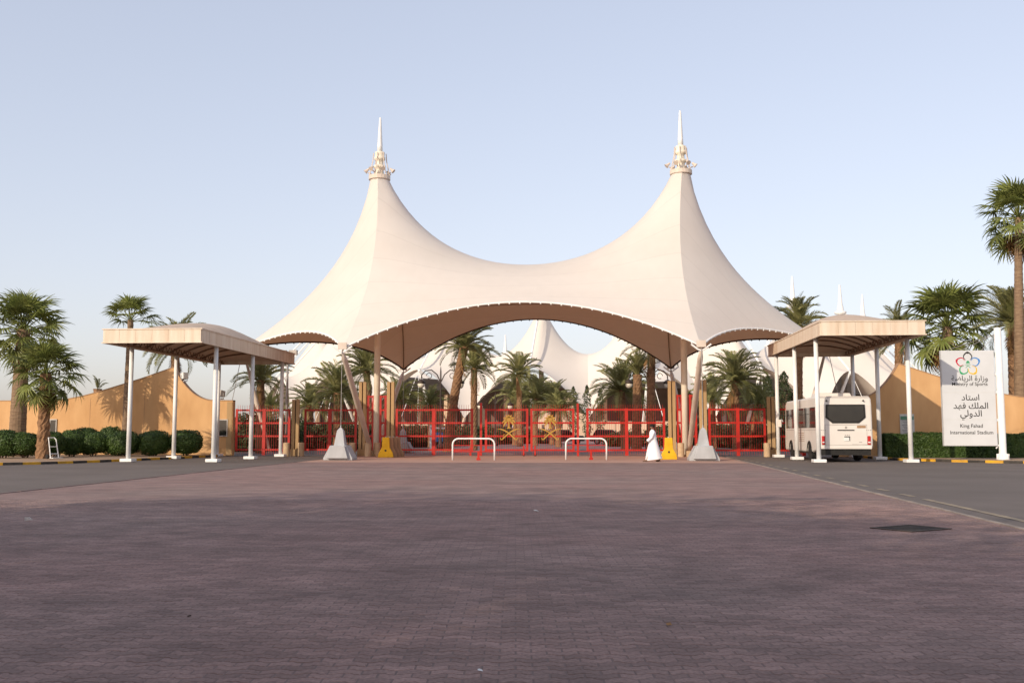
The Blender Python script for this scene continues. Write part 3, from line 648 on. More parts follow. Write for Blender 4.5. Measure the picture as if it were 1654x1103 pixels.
# ================================================================ canopies
def canopy(label, x0, x1, y0, y1, zb, posts, truss):
    cx, cy = (x0 + x1) / 2, (y0 + y1) / 2; W, D = x1 - x0, y1 - y0; FH = .58; zt = zb + FH
    t = thing('canopy', label, 'canopy', (cx, cy, 0))
    # fascia: panels of sheet metal, each its own piece
    def fascia(n, horiz, s):
        ln = W if horiz else D
        for k in range(n):
            c = -ln / 2 + ln * (k + .5) / n; w = ln / n - .008
            b = MB().box((c, s * (D / 2), zb + FH / 2) if horiz else (s * (W / 2), c, zb + FH / 2), (w, .06, FH) if horiz else (.06, w - (.06 if k in (0, n - 1) else 0), FH))
            b.build('fascia_panel', 'canopy_panel', t)
    fascia(6, True, -1); fascia(6, True, 1); fascia(16, False, -1); fascia(16, False, 1)
    mb = MB()
    for s in (-1, 1):
        mb.box((0, s * (D / 2 + .01), zb - .02), (W + .12, .1, .05)); mb.box((s * (W / 2 + .01), 0, zb - .021), (.1, D - .12, .05)); mb.box((0, s * (D / 2 + .01), zt + .02), (W + .12, .1, .05)); mb.box((s * (W / 2 + .01), 0, zt + .021), (.1, D - .12, .05))
    mb.build('fascia_trim', 'canopy_panel', t)
    # domed roof sheet
    nx, ny = 16, 28; vs = []
    for j in range(ny + 1):
        for i in range(nx + 1):
            u, v = 2 * i / nx - 1, 2 * j / ny - 1
            vs.append((u * W / 2 * .985, v * D / 2 * .995, zt - .06 + 1.0 * (1 - u * u) ** 1.1 * (1 - abs(v) ** 1.7)))
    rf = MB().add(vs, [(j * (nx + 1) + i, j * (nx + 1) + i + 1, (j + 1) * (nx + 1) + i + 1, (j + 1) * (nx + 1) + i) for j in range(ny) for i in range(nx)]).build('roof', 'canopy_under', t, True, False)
    sm = rf.modifiers.new('thickness', 'SOLIDIFY'); sm.thickness = .04; sm.offset = 1
    # arched ribs and side lattice trusses
    for k in range(1, 10):
        y = -D / 2 + D * k / 10; v = 2 * y / D
        MB().tube([(u * W / 2 * .97, y, zb + .12 + .62 * (1 - u * u) * (1 - abs(v) ** 4)) for u in [q / 5 - 1 for q in range(11)]], .045, 5).build('rib', 'canopy_rib', t)
    # soffit sheet following the ribs, slightly above them
    vs = []
    for j in range(ny + 1):
        for i in range(nx + 1):
            u, v = 2 * i / nx - 1, 2 * j / ny - 1
            vs.append((u * W / 2 * .975, v * D / 2 * .992, zb + .17 + .64 * (1 - u * u) * (1 - abs(v) ** 4)))
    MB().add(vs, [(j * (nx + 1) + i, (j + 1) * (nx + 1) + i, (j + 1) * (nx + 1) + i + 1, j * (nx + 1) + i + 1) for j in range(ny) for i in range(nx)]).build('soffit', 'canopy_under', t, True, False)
    for s in (-1, 1):
        x = s * (W / 2 - .32)
        tr = MB().box((x, 0, zb + .02), (.06, D - .3, .06)).build('truss_chord', 'canopy_rib', t)
        n = 22; pts = []
        for k in range(2 * n + 1): pts.append((x, -D / 2 + .2 + (D - .4) * k / (2 * n), zb + (.03 if k % 2 else .40)))
        m2 = MB()
        for a, b in zip(pts, pts[1:]): m2.tube([a, b], .028, 4, False)
        m2.build('truss_web', 'canopy_rib', tr)
    for x, y in posts:
        p = MB().lathe([(.108, .1), (.103, zb - .02)], 16, (x - cx, y - cy, 0)).build('post', 'white_paint', t, True)
        MB().box((x - cx, y - cy, .075), (.58, .58, .15)).build('base_plate', 'white_paint', p, bevel=.02)
    return t
canopy('domed cream metal canopy on white posts at left of the gate', -21.95, -17.35, 44.0, 59.0 - .35, 5.5, [(-17.5, 46.3), (-17.5, 51.6), (-17.5, 56.8), (-21.75, 46.5), (-21.75, 51.8), (-21.42, 57.2)], -1)
canopy('domed cream metal canopy on white posts sheltering the bus', 10.75, 15.35, 45.8, 58.65, 5.8, [(10.92, 47.6), (10.92, 52.4), (10.92, 57.3), (15.2, 47.9), (15.2, 52.8), (15.2, 57.5)], 1)

# ================================================================ bus
bus = thing('bus', 'white midibus parked under the right canopy, seen from behind', 'bus', (12.42, 48.5, 0), R(-.6))
BW, BLN = 2.5, 8.6; hw = BW / 2
def archp(yc, r=.52, n=8): return [(yc - r * math.cos(math.pi * k / n), .42 + r * math.sin(math.pi * k / n)) for k in range(n + 1)]
side = [(0.06, .62), (0, .75), (0, 1.4), (.05, 2.7), (.16, 3.02), (.4, 3.13), (7.9, 3.1), (8.25, 2.95), (8.5, 1.5), (8.55, .9), (8.5, .42)] + archp(6.9)[::-1] + archp(2.3)[::-1] + [(1.6, .42), (.9, .50)]
def extr(poly, a, b): return MB().prism(poly, a, b, 'x')
body = extr(side, -hw, hw).build('body', 'bus_paint', bus); bv = body.modifiers.new('bevel', 'BEVEL'); bv.width = .1; bv.segments = 3; bv.limit_method = 'ANGLE'; bv.angle_limit = R(50)
MB().box((0, 4.25, .6), (2.2, 7.9, .5)).build('underbody', 'black_plastic', bus)
MB().box((0, .32, .47), (2.3, .5, .3)).build('rear_underrun', 'black_plastic', bus)
MB().prism([(-.90, 2.72), (.90, 2.72), (.93, 2.1), (.62, 1.83), (-.62, 1.83), (-.93, 2.1)], -.012, .06).build('rear_window_frame', 'black_plastic', bus)
rw = MB().prism([(-.83, 2.65), (.83, 2.65), (.85, 2.13), (.58, 1.91), (-.58, 1.91), (-.85, 2.13)], -.020, .03).build('rear_window', 'glass', bus)
for sx in (-1, 1):
    tl = MB().box((sx * 1.06, -.012, 1.02), (.15, .07, .42)).build('tail_light', 'tail_red', bus, bevel=.03)
    MB().box((sx * 1.06, -.05, .93), (.11, .02, .06)).build('reversing_lamp', 'plate', tl)
    MB().tube([(sx * .85, -.02, 2.9), (sx * .85, .1, 2.9)], .035, 8).build('marker_lamp', 'black_plastic', bus)
    for k in range(3): MB().tube([(sx * 1.06 + (k - 1) * .09, -.012, 1.5), (sx * 1.06 + (k - 1) * .09, .05, 1.5)], .018, 6).build('vent_hole', 'black_plastic', bus)
for k in range(3): MB().tube([((k - 1) * .09 + .05, -.012, 1.27), ((k - 1) * .09 + .05, .05, 1.27)], .018, 6).build('vent_hole', 'black_plastic', bus)
MB().box((0, -.006, 1.5), (.78, .03, .045)).build('tailgate_handle', 'black_plastic', bus)
MB().box((.0, -.008, 1.63), (.09, .02, .09)).build('badge', 'steel', bus)
MB().box((.72, -.006, 1.66), (.40, .012, .11)).build('decal', 'brown_decal', bus)
pl = MB().box((.04, -.012, 1.1), (.28, .03, .22)).build('number_plate', 'plate', bus); MB().box((.04, -.03, 1.19), (.27, .008, .045)).build('plate_shade', 'black_plastic', pl); MB().box((.15, -.031, 1.09), (.03, .008, .16)).build('plate_print', 'black_plastic', pl)
MB().box((.66, -.006, .94), (.13, .01, .025)).build('lettering', 'steel', bus)
mb = MB().box((-.25, -.006, .80), (1.0, .008, .012)).box((.62, -.006, .83), (.72, .008, .012)); mb.build('panel_line', 'steel', bus)
mb = MB()
for x in (-.97, .97): mb.box((x, -.004, 1.28), (.012, .008, .95))
mb.box((0, -.004, 1.76), (1.94, .008, .012)).box((0, -.004, .80), (2.3, .008, .010)); mb.build('tailgate_gap', 'steel', bus)
for sx in (-1, 1):
    for y in (1.55, 3.35, 4.65, 5.95, 7.9): MB().box((sx * hw, y, 1.05), (.010, .012, 1.1)).build('side_panel_gap', 'steel', bus)
    MB().box((sx * hw, 4.2, 1.52), (.010, 7.6, .02)).build('side_trim', 'steel', bus)
MB().box((0, -.005, .68), (2.36, .03, .14)).build('bumper', 'bus_paint', bus, bevel=.02)
for k, (a, b) in enumerate(((.7, 2.0), (2.08, 3.3), (3.38, 4.6), (4.68, 5.9), (5.98, 7.1), (7.2, 8.05))):
    for sx in (-1, 1):
        w = extr([(a, 1.62), (b, 1.62), (b - .05, 2.62), (a + .02, 2.62)], sx * hw - .012, sx * hw + .012).build('side_window', 'glass', bus)
        if k < 5: extr([(a + .03, 2.28), (b - .05, 2.28), (b - .05, 2.31), (a + .03, 2.31)], sx * hw - .018, sx * hw + .018).build('window_bar', 'black_plastic', w)
for sx in (-1, 1):
    for k in range(5): extr([(3.4, 1.35 - k * .1), (5.2 - .2 * (k % 2), 1.35 - k * .1), (5.2 - .2 * (k % 2), 1.375 - k * .1), (3.4, 1.375 - k * .1)], sx * hw - .006, sx * hw + .006).build('lettering_line', 'brown_decal', bus)
    for yc in (2.3, 6.9):
        w = MB().lathe([(.30, -.13), (.44, -.13), (.46, -.08), (.46, .08), (.44, .13), (.30, .13)], 24)
        w.v = [(sx * (hw - .17) + z, yc + y, .46 + x) for x, y, z in w.v]; w = w.build('wheel', 'rubber', bus, False)
        r_ = MB().lathe([(.05, -.06), (.12, -.10), (.27, -.09), (.30, -.12), (.30, .12), (.27, .09), (.12, .10), (.05, .06)], 20); r_.v = [(sx * (hw - .17) + z, yc + y, .46 + x) for x, y, z in r_.v]; r_.build('rim', 'rim', w)
        ar = [(p[0], p[1]) for p in archp(yc, .56, 10)]; ai = [(p[0], p[1]) for p in archp(yc, .515, 10)]
        MB().prism(ar + ai[::-1], sx * hw - .01, sx * hw + .014, 'x').build('wheel_arch', 'black_plastic', bus)
for sx in (-1, 1):
    mr = MB().tube([(sx * hw, 8.2, 2.3), (sx * (hw + .28), 8.45, 2.35), (sx * (hw + .3), 8.5, 2.1)], .025, 6).build('mirror_arm', 'black_plastic', bus)
    MB().box((sx * (hw + .3), 8.5, 1.9), (.22, .12, .42)).build('mirror', 'bus_paint', mr, bevel=.03)
MB().box((-.1, 2.4, 3.22), (1.7, 1.6, .22), 0, (.9, .9)).build('roof_air_unit', 'bus_paint', bus, bevel=.04)
MB().box((.1, 5.6, 3.19), (1.0, .9, .18), 0, (.85, .85)).build('roof_hatch', 'bus_paint', bus, bevel=.03)
# white vent pipe behind the bus
t = thing('vent_pipe', 'bent white pipe standing between the bus and the tan wall', 'pipe', (15.0, 57.9, 0))
MB().tube([(.45, 0, .0), (.45, 0, 1.75), (.40, 0, 1.92), (.28, 0, 2.02), (.1, 0, 2.03), (-.4, 0, 2.03)], .09, 10).build('pipe', 'white_paint', t, True); MB().box((.45, 0, .06), (.3, .3, .12)).build('flange', 'steel', t)

# ================================================================ sign
sg = thing('stadium_sign', 'tall white sign board with Arabic and English lettering on white post', 'sign', (18.73, 50.0, 0))
SW, SZ0, SZ1 = 2.52, .74, 5.38
MB().box((0, .12, (SZ0 + SZ1) / 2), (SW, .24, SZ1 - SZ0)).build('panel', 'sign_face', sg, bevel=.015)
MB().box((0, -.004, (SZ0 + SZ1) / 2), (SW - .06, .006, SZ1 - SZ0 - .06)).build('face_sheet', 'sign_face', sg)
zpx = lambda py: SZ1 - (py - 566) / 33.2
for py in (634, 677.6): MB().box((0, -.0085, zpx(py)), (SW - .07, .003, .012)).build('panel_seam', 'notice', sg)
AR = {'ministry': '\ufe94\ufebf\ufe8e\ufef3\ufeae\ufedf\ufe8d \ufe93\ufead\ufe8d\ufeaf\ufeed', 'stad': '\ufea9\ufe8e\ufe98\ufeb3\ufe8d', 'king': '\ufeaa\ufeec\ufed3 \ufeda\ufee0\ufee4\ufedf\ufe8d', 'intl': '\ufef2\ufedf\ufeed\ufeaa\ufedf\ufe8d'}
for s, w, py, b in ((AR['ministry'], 1.72, 615, .008), ('Ministry of Sports', 1.68, 623, .009), (AR['stad'], .84, 646.5, .009), (AR['king'], 1.64, 660, .009), (AR['intl'], 1.02, 672.5, .009), ('King Fahad', 1.06, 690.5, .009)):
    obj('lettering', text_mesh(s, w, 0, 'sign_black', b), sg, (.05, -.012, zpx(py)))
for s, w, dx in (('International', 1.17, -.425), ('Stadium', .75, .635)): obj('lettering', text_mesh(s, w, 0, 'sign_black', .009), sg, (.05 + dx, -.012, zpx(701)))
ez = zpx(588)
for k, m in enumerate(('sign_black', 'sign_red', 'sign_green', 'sign_yellow', 'sign_blue')):
    a0 = 90 + 72 * k; mb = MB()
    def pol(r, a): return (.0 + r * math.cos(R(a)), ez + r * math.sin(R(a)))
    for sgn in (-1, 1):
        pts = []
        for q in range(9):
            u = q / 8; r = .22 + .36 * u ** .9; w = 31 * (1 - u ** 1.7) ** .8 * (.9 + .35 * math.sin(math.pi * u)); pts.append(pol(r, a0 + sgn * w))
        mb.ribbon(pts, [.018 + .05 * (q / 8) for q in range(9)], -.016 - .0006 * k, -.009)
    c = pol(.55, a0); mb.prism([(c[0] + .05 * math.cos(2 * math.pi * q / 8), c[1] + .05 * math.sin(2 * math.pi * q / 8)) for q in range(8)], -.020 - .0006 * k, -.009)
    mb.build('logo_petal', m, sg)
emblem(sg, 0, ez - .03, .32, -.016, -.009, 'sign_green', 'logo_emblem')
post = MB().lathe([(.30, 0), (.30, .04), (.17, .34), (.165, 6.4), (.02, 6.44)], 18, (1.52, .12, .08)).build('post', 'white_paint', sg, True)
for k in range(6):
    a = k * math.pi / 3; MB().box((1.52 + .23 * math.cos(a), .12 + .23 * math.sin(a), .22), (.14, .03, .28), a).build('gusset', 'white_paint', post)
for z in (4.2, 3.32, 1.98): MB().tube([(SW / 2 - .02, .12, z), (1.4, .12, z)], .07, 8).build('bracket', 'white_paint', sg)
MB().tube([(SW / 2 - .05, .12, .62), (1.4, .12, .85)], .03, 6).build('bracket', 'white_paint', sg)
for x in (-1.0, -.3, .7): MB().tube([(1.45, .12, 6.2), (x, .12, SZ1)], .012, 4).build('stay_wire', 'steel', sg)

# ================================================================ walking person
pe = thing('person', 'person in long white robe walking left before the right gate leaf', 'person', (3.32, 48.4, 0))
sk, rad, ed = [], [], []
def jt(p, r, par=None):
    sk.append(p); rad.append(r); i = len(sk) - 1
    if par is not None: ed.append((par, i))
    return i
# walking towards -X; y is across the body
pel = jt((0, 0, .94), (.145, .12)); wa = jt((-.01, 0, 1.12), (.125, .11), pel); ch = jt((-.02, 0, 1.32), (.15, .115), wa); nk0 = jt((-.03, 0, 1.47), (.075, .07), ch); nk = jt((-.04, 0, 1.53), (.055, .055), nk0)
h1 = jt((-.055, 0, 1.60), (.075, .068), nk); h2 = jt((-.055, 0, 1.67), (.088, .074), h1); h3 = jt((-.05, 0, 1.73), (.07, .062), h2)
jt((-.145, 0, 1.625), (.016, .014), h1)                # nose
for s, fx, kx in ((-1, -.30, -.20), (1, .33, .12)):
    hp = jt((-.0, s * .09, .9), (.09, .085), pel); kn = jt((kx, s * .095, .50), (.062, .06), hp); an = jt((fx, s * .095, .09 if s < 0 else .15), (.04, .04), kn)
    hl = jt((fx - .05, s * .1, .05 if s < 0 else .06), (.042, .035), an); jt((fx - .2, s * .1, .035), (.036, .028), hl)
for s, ex, hx in ((-1, -.10, -.31), (1, .12, .02)):
    sh = jt((-.02, s * .185, 1.42), (.06, .06), ch); el = jt((ex, s * .24, 1.15), (.046, .046), sh); wr = jt((hx, s * .22, .97 if s < 0 else .92), (.03, .03), el)
    d = Vector((-.8 if s < 0 else -.3, 0, -.5)).normalized(); pa = jt(tuple(Vector(sk[wr]) + d * .06), (.036, .018), wr)
    for k in range(4): f1 = jt(tuple(Vector(sk[pa]) + d * .05 + Vector((0, (k - 1.5) * .02, 0))), (.009, .009), pa); jt(tuple(Vector(sk[f1]) + d * (.035 - .004 * abs(k - 1.3)) + Vector((.008, 0, -.02))), (.008, .008), f1)
    th = jt(tuple(Vector(sk[wr]) + d * .05 + Vector((-.02, s * -.035, .01))), (.009, .009), wr); jt(tuple(Vector(sk[th]) + d * .03), (.008, .008), th)
me = bpy.data.meshes.new('body'); me.from_pydata(sk, ed, []); me.materials.append(M['skin']); bo = obj('body', me, pe)
md = bo.modifiers.new('skin', 'SKIN'); md.use_smooth_shade = True
for i, r_ in enumerate(rad): me.skin_vertices[0].data[i].radius = r_
me.skin_vertices[0].data[0].use_root = True; sb = bo.modifiers.new('sub', 'SUBSURF'); sb.levels = sb.render_levels = 2
rings = [(.10, .02, .40, .20), (.25, .015, .37, .205), (.45, .01, .33, .215), (.70, .0, .265, .205), (.92, .0, .205, .195), (1.10, -.01, .165, .18), (1.28, -.02, .165, .20), (1.40, -.025, .15, .215), (1.455, -.03, .115, .17), (1.50, -.035, .075, .085), (1.53, -.04, .062, .066)]
n = 28; vs = []
for k, (z, cx_, a, b) in enumerate(rings):
    for j in range(n):
        th = 2 * math.pi * j / n; fold = 1 + (.055 * math.sin(5 * th + .6) + .035 * math.sin(9 * th)) * max(0, 1 - z / 1.1); vs.append((cx_ + a * fold * math.cos(th), b * fold * math.sin(th), z + (.05 * math.cos(th) if k == 0 else 0)))
rb = MB().add(vs, [(i * n + j, i * n + (j + 1) % n, (i + 1) * n + (j + 1) % n, (i + 1) * n + j) for i in range(len(rings) - 1) for j in range(n)]).build('robe', 'cloth', pe, True)
for s, el, wr in ((-1, (-.10, -.24, 1.15), (-.29, -.22, .985)), (1, (.12, .24, 1.15), (.03, .225, .945))):
    MB().tube([(-.02, s * .13, 1.43), (0, s * .20, 1.40), Vector((-.02, s * .2, 1.38)).lerp(Vector(el), .5), el, Vector(el).lerp(Vector(wr), .6), wr], [.07, .085, .08, .072, .07, .072], 12, False).build('sleeve', 'cloth', rb, True)
hr = MB(); hr.lathe([(.02, 1.80), (.06, 1.79), (.085, 1.765), (.098, 1.72), (.098, 1.68), (.08, 1.63)][::-1], 16, (-.035, 0, 0), 1.0, .86); hr.build('hair', 'hair', pe, True)
MB().lathe([(.02, 1.535), (.045, 1.55), (.06, 1.58), (.055, 1.605)], 12, (-.10, 0, 0), .75, .9).build('beard', 'hair', pe, True)
for s in (-1, 1):
    MB().box((-.125, s * .03, 1.668), (.02, .022, .012)).build('eye', 'black_plastic', bo); MB().lathe([(.006, -.025), (.016, 0), (.006, .025)], 8, (-.04, s * .085, 1.655)).build('ear', 'skin', bo)
for s, fx in ((-1, -.30), (1, .33)): MB().box((fx - .09, s * .1, .012), (.27, .10, .024)).build('sandal', 'leather', pe, bevel=.01)

# ================================================================ palms
def fan_frond(seed, dry=False):
    q = random.Random(seed); mb = MB(); L = 1.3
    pet = [Vector((L * k / 5, 0, .20 * math.sin(k / 5 * 1.6) - .06 * (k / 5) ** 2)) for k in range(6)]
    mb.tube(pet, [.035, .03, .026, .022, .018, .014], 4)
    hub = pet[-1]; nb = 24
    for b in range(nb):
        a = R(-128 + 256 * b / (nb - 1)) + q.gauss(0, .03); ln = (1.05 - .28 * abs(math.sin(a / 2)) ** 2) * q.uniform(.9, 1.05)
        d = Vector((math.cos(a), math.sin(a), .10 + .22 * (1 - abs(math.cos(a))))).normalized(); sd_ = Vector((-math.sin(a), math.cos(a), 0)); sd_ = (sd_ + Vector((0, 0, .45 if b % 2 else -.45))).normalized()
        droop = q.uniform(.25, .75) * (1.5 if dry else 1); prev = None; vs = []
        for k, (t, w) in enumerate(((.02, .012), (.32, .042), (.62, .040), (.84, .02), (1., .002))):
            p = hub + d * ln * t + Vector((0, 0, -droop * max(0, t - .35) ** 1.6 * 1.7)); vs += [p - sd_ * w, p + sd_ * w]
        mb.add(vs, [(2 * k, 2 * k + 2, 2 * k + 3, 2 * k + 1) for k in range(4)])
    return mb.mesh('frond', 'dry_leaf' if dry else 'fan_leaf', False, False)
def date_frond(seed, dry=False, curl=1.0):
    q = random.Random(seed); mb = MB(); L = 3.3; n = 12; pts = []
    x = z = 0.; a = R(22)
    for k in range(n + 1):
        pts.append(Vector((x, 0, z))); a -= R(6.0 * curl) * (.55 + .9 * k / n); x += L / n * math.cos(a); z += L / n * math.sin(a)
    mb.tube(pts, [.05 * (1 - .85 * k / n) for k in range(n + 1)], 4)
    def at(t): f = t * n; i = min(n - 1, int(f)); return pts[i].lerp(pts[i + 1], f - i), (pts[i + 1] - pts[i]).normalized()
    nl = 52
    for s in (-1, 1):
        for k in range(nl):
            t = .12 + .88 * k / (nl - 1); p, tg = at(min(t, .999)); ln = (.55 * math.sin(math.pi * min(1, .18 + .80 * t)) ** .6 + .1) * q.uniform(.85, 1.12)
            up = Vector((-tg.z, 0, tg.x)); d = (tg * .75 + Vector((0, s, 0)) * .8 + up * q.uniform(.15, .5)).normalized(); w = d.cross(Vector((0, 0, 1))); w = (w + Vector((0, 0, .6))).normalized() * .029
            e = p + d * ln + Vector((0, 0, -.10 * ln)); m_ = p + d * ln * .45
            mb.add([p, m_ - w, e, m_ + w], [(0, 1, 2, 3)])
    return mb.mesh('frond', 'dry_leaf' if dry else 'date_leaf', False, False)
FAN = [fan_frond(k) for k in range(4)]; FAND = [fan_frond(40 + k, True) for k in range(2)]
DATE = [date_frond(k, False, c) for k, c in enumerate((.7, .9, 1.15, 1.4))]; DATED = [date_frond(50, True, 1.4)]
def trunk_mesh(h, r0, r1, lean, kind, seed):
    q = random.Random(seed); n = 18; step = .11 if kind == 'date' else .16; k = max(6, int(h / step)); vs = []
    for i in range(k + 1):
        t = i / k; z = h * t; rr = r0 + (r1 - r0) * t + (.12 * r0 * math.exp(-z / .35)) + (.05 * math.exp(-(1 - t) * h / .3) if kind == 'date' else 0)
        ox, oy = lean[0] * t ** 1.5, lean[1] * t ** 1.5
        for j in range(n):
            if kind == 'date': e = .045 * (((i + 2 * (j % 2)) % 4) / 4.) + q.uniform(-.008, .008)
            elif kind == 'scaly': e = .10 * (((i + 1.5 * (j % 2)) % 3) / 3.) + q.uniform(-.03, .03)
            else: e = .012 * (i % 2) + q.uniform(-.006, .006)
            a = 2 * math.pi * (j + .5 * (i % 2) * (kind != 'fan')) / n; vs.append((ox + (rr + e) * math.cos(a), oy + (rr + e) * math.sin(a), z))
    fs = [(i * n + j, i * n + (j + 1) % n, (i + 1) * n + (j + 1) % n, (i + 1) * n + j) for i in range(k) for j in range(n)] + [tuple(k * n + j for j in range(n))]
    return MB().add(vs, fs).mesh('trunk', 'fan_trunk' if kind == 'fan' else 'date_trunk', False, False)
def palm(label, kind, base, h, r0, r1, lean=(0, 0), nf=38, scale=1., dead=0, seed=0, lo=-50, hi=87, group=None, trunk='', z0=0.):
    q = random.Random(seed + 11); t = thing('fan_palm' if kind == 'fan' else 'date_palm', label, 'palm tree', (base[0], base[1], z0), 0, group)
    obj('trunk', trunk_mesh(h, r0, r1, lean, trunk or kind, seed), t)
    for k in range(nf):
        u = (k + .5) / nf; el = lo + (hi - lo) * u ** (.72 if kind == 'fan' else .8); az = k * 2.39996 + q.uniform(-.25, .25)
        s = scale * q.uniform(.85, 1.12) * (1 if u < .85 else .85); ms = FAN if kind == 'fan' else DATE
        zc = h - .05 + (.35 * u - .15) * scale * .6
        obj('frond', q.choice(ms), t, (lean[0] + .06 * math.cos(az), lean[1] + .06 * math.sin(az), zc), Euler((q.gauss(0, .25), -R(el), az), 'XYZ'), (s, s, s))
    for k in range(dead):
        az = q.uniform(0, 6.28); s = scale * q.uniform(.6, .9); obj('dead_frond', (FAND if kind == 'fan' else DATED)[k % (2 if kind == 'fan' else 1)], t, (lean[0], lean[1], h - .25 - q.uniform(0, .4)), Euler((q.gauss(0, .2), R(q.uniform(62, 85)), az), 'XYZ'), (s, s, s))
    return t
def at_px(px, py, Y):                                  # trunk foot X and crown height from crown pixel on depth Y
    p = on_plane(px, py, Y); return p.x, p.z
G2 = 'palms planted behind the gate'
def fpalm(label, px, py, Y, **k):
    x, z = at_px(px, py, Y); bx = k.pop('bx', None); foot = x if bx is None else on_plane(bx, 720, Y).x
    return palm(label, k.pop('kind', 'fan'), (foot, Y), z, k.pop('r0', .3), k.pop('r1', .2), (x - foot, 0), **k)
fpalm('big fan palm with thick smooth trunk at the far left edge', 38, 535, 53, bx=27, r0=.46, r1=.34, nf=52, scale=1.12, dead=8, seed=1, lo=-78, z0=.08)
fpalm('short fan palm with shaggy trunk before the left tan wall', 74, 606, 49, r0=.26, r1=.20, nf=46, scale=.88, dead=5, seed=2, trunk='scaly', lo=-84, z0=.08)
fpalm('slender fan palm rising behind the front of the left canopy', 211, 519, 57.3, bx=203, r0=.26, r1=.16, nf=22, scale=.78, dead=3, seed=3, lo=-15, z0=.08)
fpalm('tallest fan palm at the right edge of the photo', 1645, 352, 63, bx=1650, r0=.36, r1=.2, nf=42, scale=1.15, dead=9, seed=4, lo=-80)
fpalm('broad fan palm behind the right wall, left of the sign', 1530, 528, 63, bx=1536, r0=.36, r1=.28, nf=46, scale=1.36, dead=14, seed=5, lo=-80)
DP = [  # label, px, py, Y, foot px, nf, scale, r0, dead
 ('date palm with drooping fronds behind the left wall crest', 283, 562, 64, 283, 34, .82, .3, 5),
 ('date palm standing behind the leftmost red fence panel', 421, 614, 66, 420, 30, .78, .27, 3),
 ('bushy date palm behind the left grey anchor block', 545, 634, 74, 545, 40, .90, .32, 0),
 ('taller date palm seen between left strut and left mast', 592, 600, 84, 598, 40, .95, .32, 2),
 ('date palm right of the left mast, under the tent corner', 646, 646, 80, 640, 32, .72, .3, 0),
 ('low date palm left of the ornate left lamp post', 695, 655, 92, 697, 30, .7, .3, 0),
 ('tall date palm with thick leaning trunk left of gate centre', 750, 560, 72, 724, 40, .86, .36, 2),
 ('date palm with upright trunk beside the thick leaning one', 766, 595, 79, 765, 34, .72, .27, 4),
 ('date palm with pale crown near the centre of the gateway', 838, 606, 100, 840, 40, .92, .3, 1),
 ('low palm above the left gold emblem', 835, 642, 110, 832, 36, 1.0, .3, 2),
 ('low palm between the two gold emblems', 866, 644, 106, 864, 38, 1.0, .3, 2),
 ('low palm above the right gold emblem', 893, 650, 112, 892, 36, 1.0, .3, 2),
 ('drooping palm right of the right gold emblem', 903, 662, 96, 902, 34, .8, .28, 1),
 ('tall date palm reaching under the right tent corner', 1052, 560, 72, 1052, 30, .78, .32, 3),
 ('shaggy date palm with bundled brown fronds behind right gate leaf', 1030, 605, 76, 1028, 26, .66, .36, 12),
 ('full green date palm left of the shaggy palm', 1003, 630, 82, 1010, 42, .98, .33, 1),
 ('large bushy date palm behind the right fence panel', 1186, 615, 78, 1190, 44, 1.0, .33, 1),
 ('low date palm just right of the right tent mast', 1150, 645, 86, 1152, 34, .85, .3, 1),
 ('short palm at right end of the right fence panel', 1222, 655, 82, 1216, 30, .75, .3, 2),
 ('tall date palm rising behind the bus canopy', 1290, 528, 68, 1290, 34, .86, .3, 4),
 ('date palm peeking above the back of the bus canopy', 1452, 545, 68, 1452, 34, .8, .28, 3),
 ('date palm with pale fronds behind the sign post', 1634, 522, 67, 1640, 40, 1.0, .3, 3),
 ('low date palm behind the left fence, right of the low pillar', 500, 655, 82, 500, 32, .8, .28, 1),
 ('small date palm seen low through the leftmost fence panel', 436, 662, 100, 436, 28, .8, .26, 2),
]
for i, (lab, px, py, Y, fp, nf, s, r0, dd) in enumerate(DP):
    fpalm(lab, px, py, Y, kind='date', bx=fp, nf=int(nf * 1.3), scale=s * .92, r0=r0, r1=r0 * .8, dead=dd, seed=20 + i, lo=-40 if dd < 10 else 30, hi=86, group=G2)
# dead palm head behind the left wall
x, z = at_px(158, 628, 66); palm('withered stump palm head showing above the left tan wall', 'date', (x, 66), z, .25, .22, (0, 0), 6, .3, 10, 90, 40, 88)

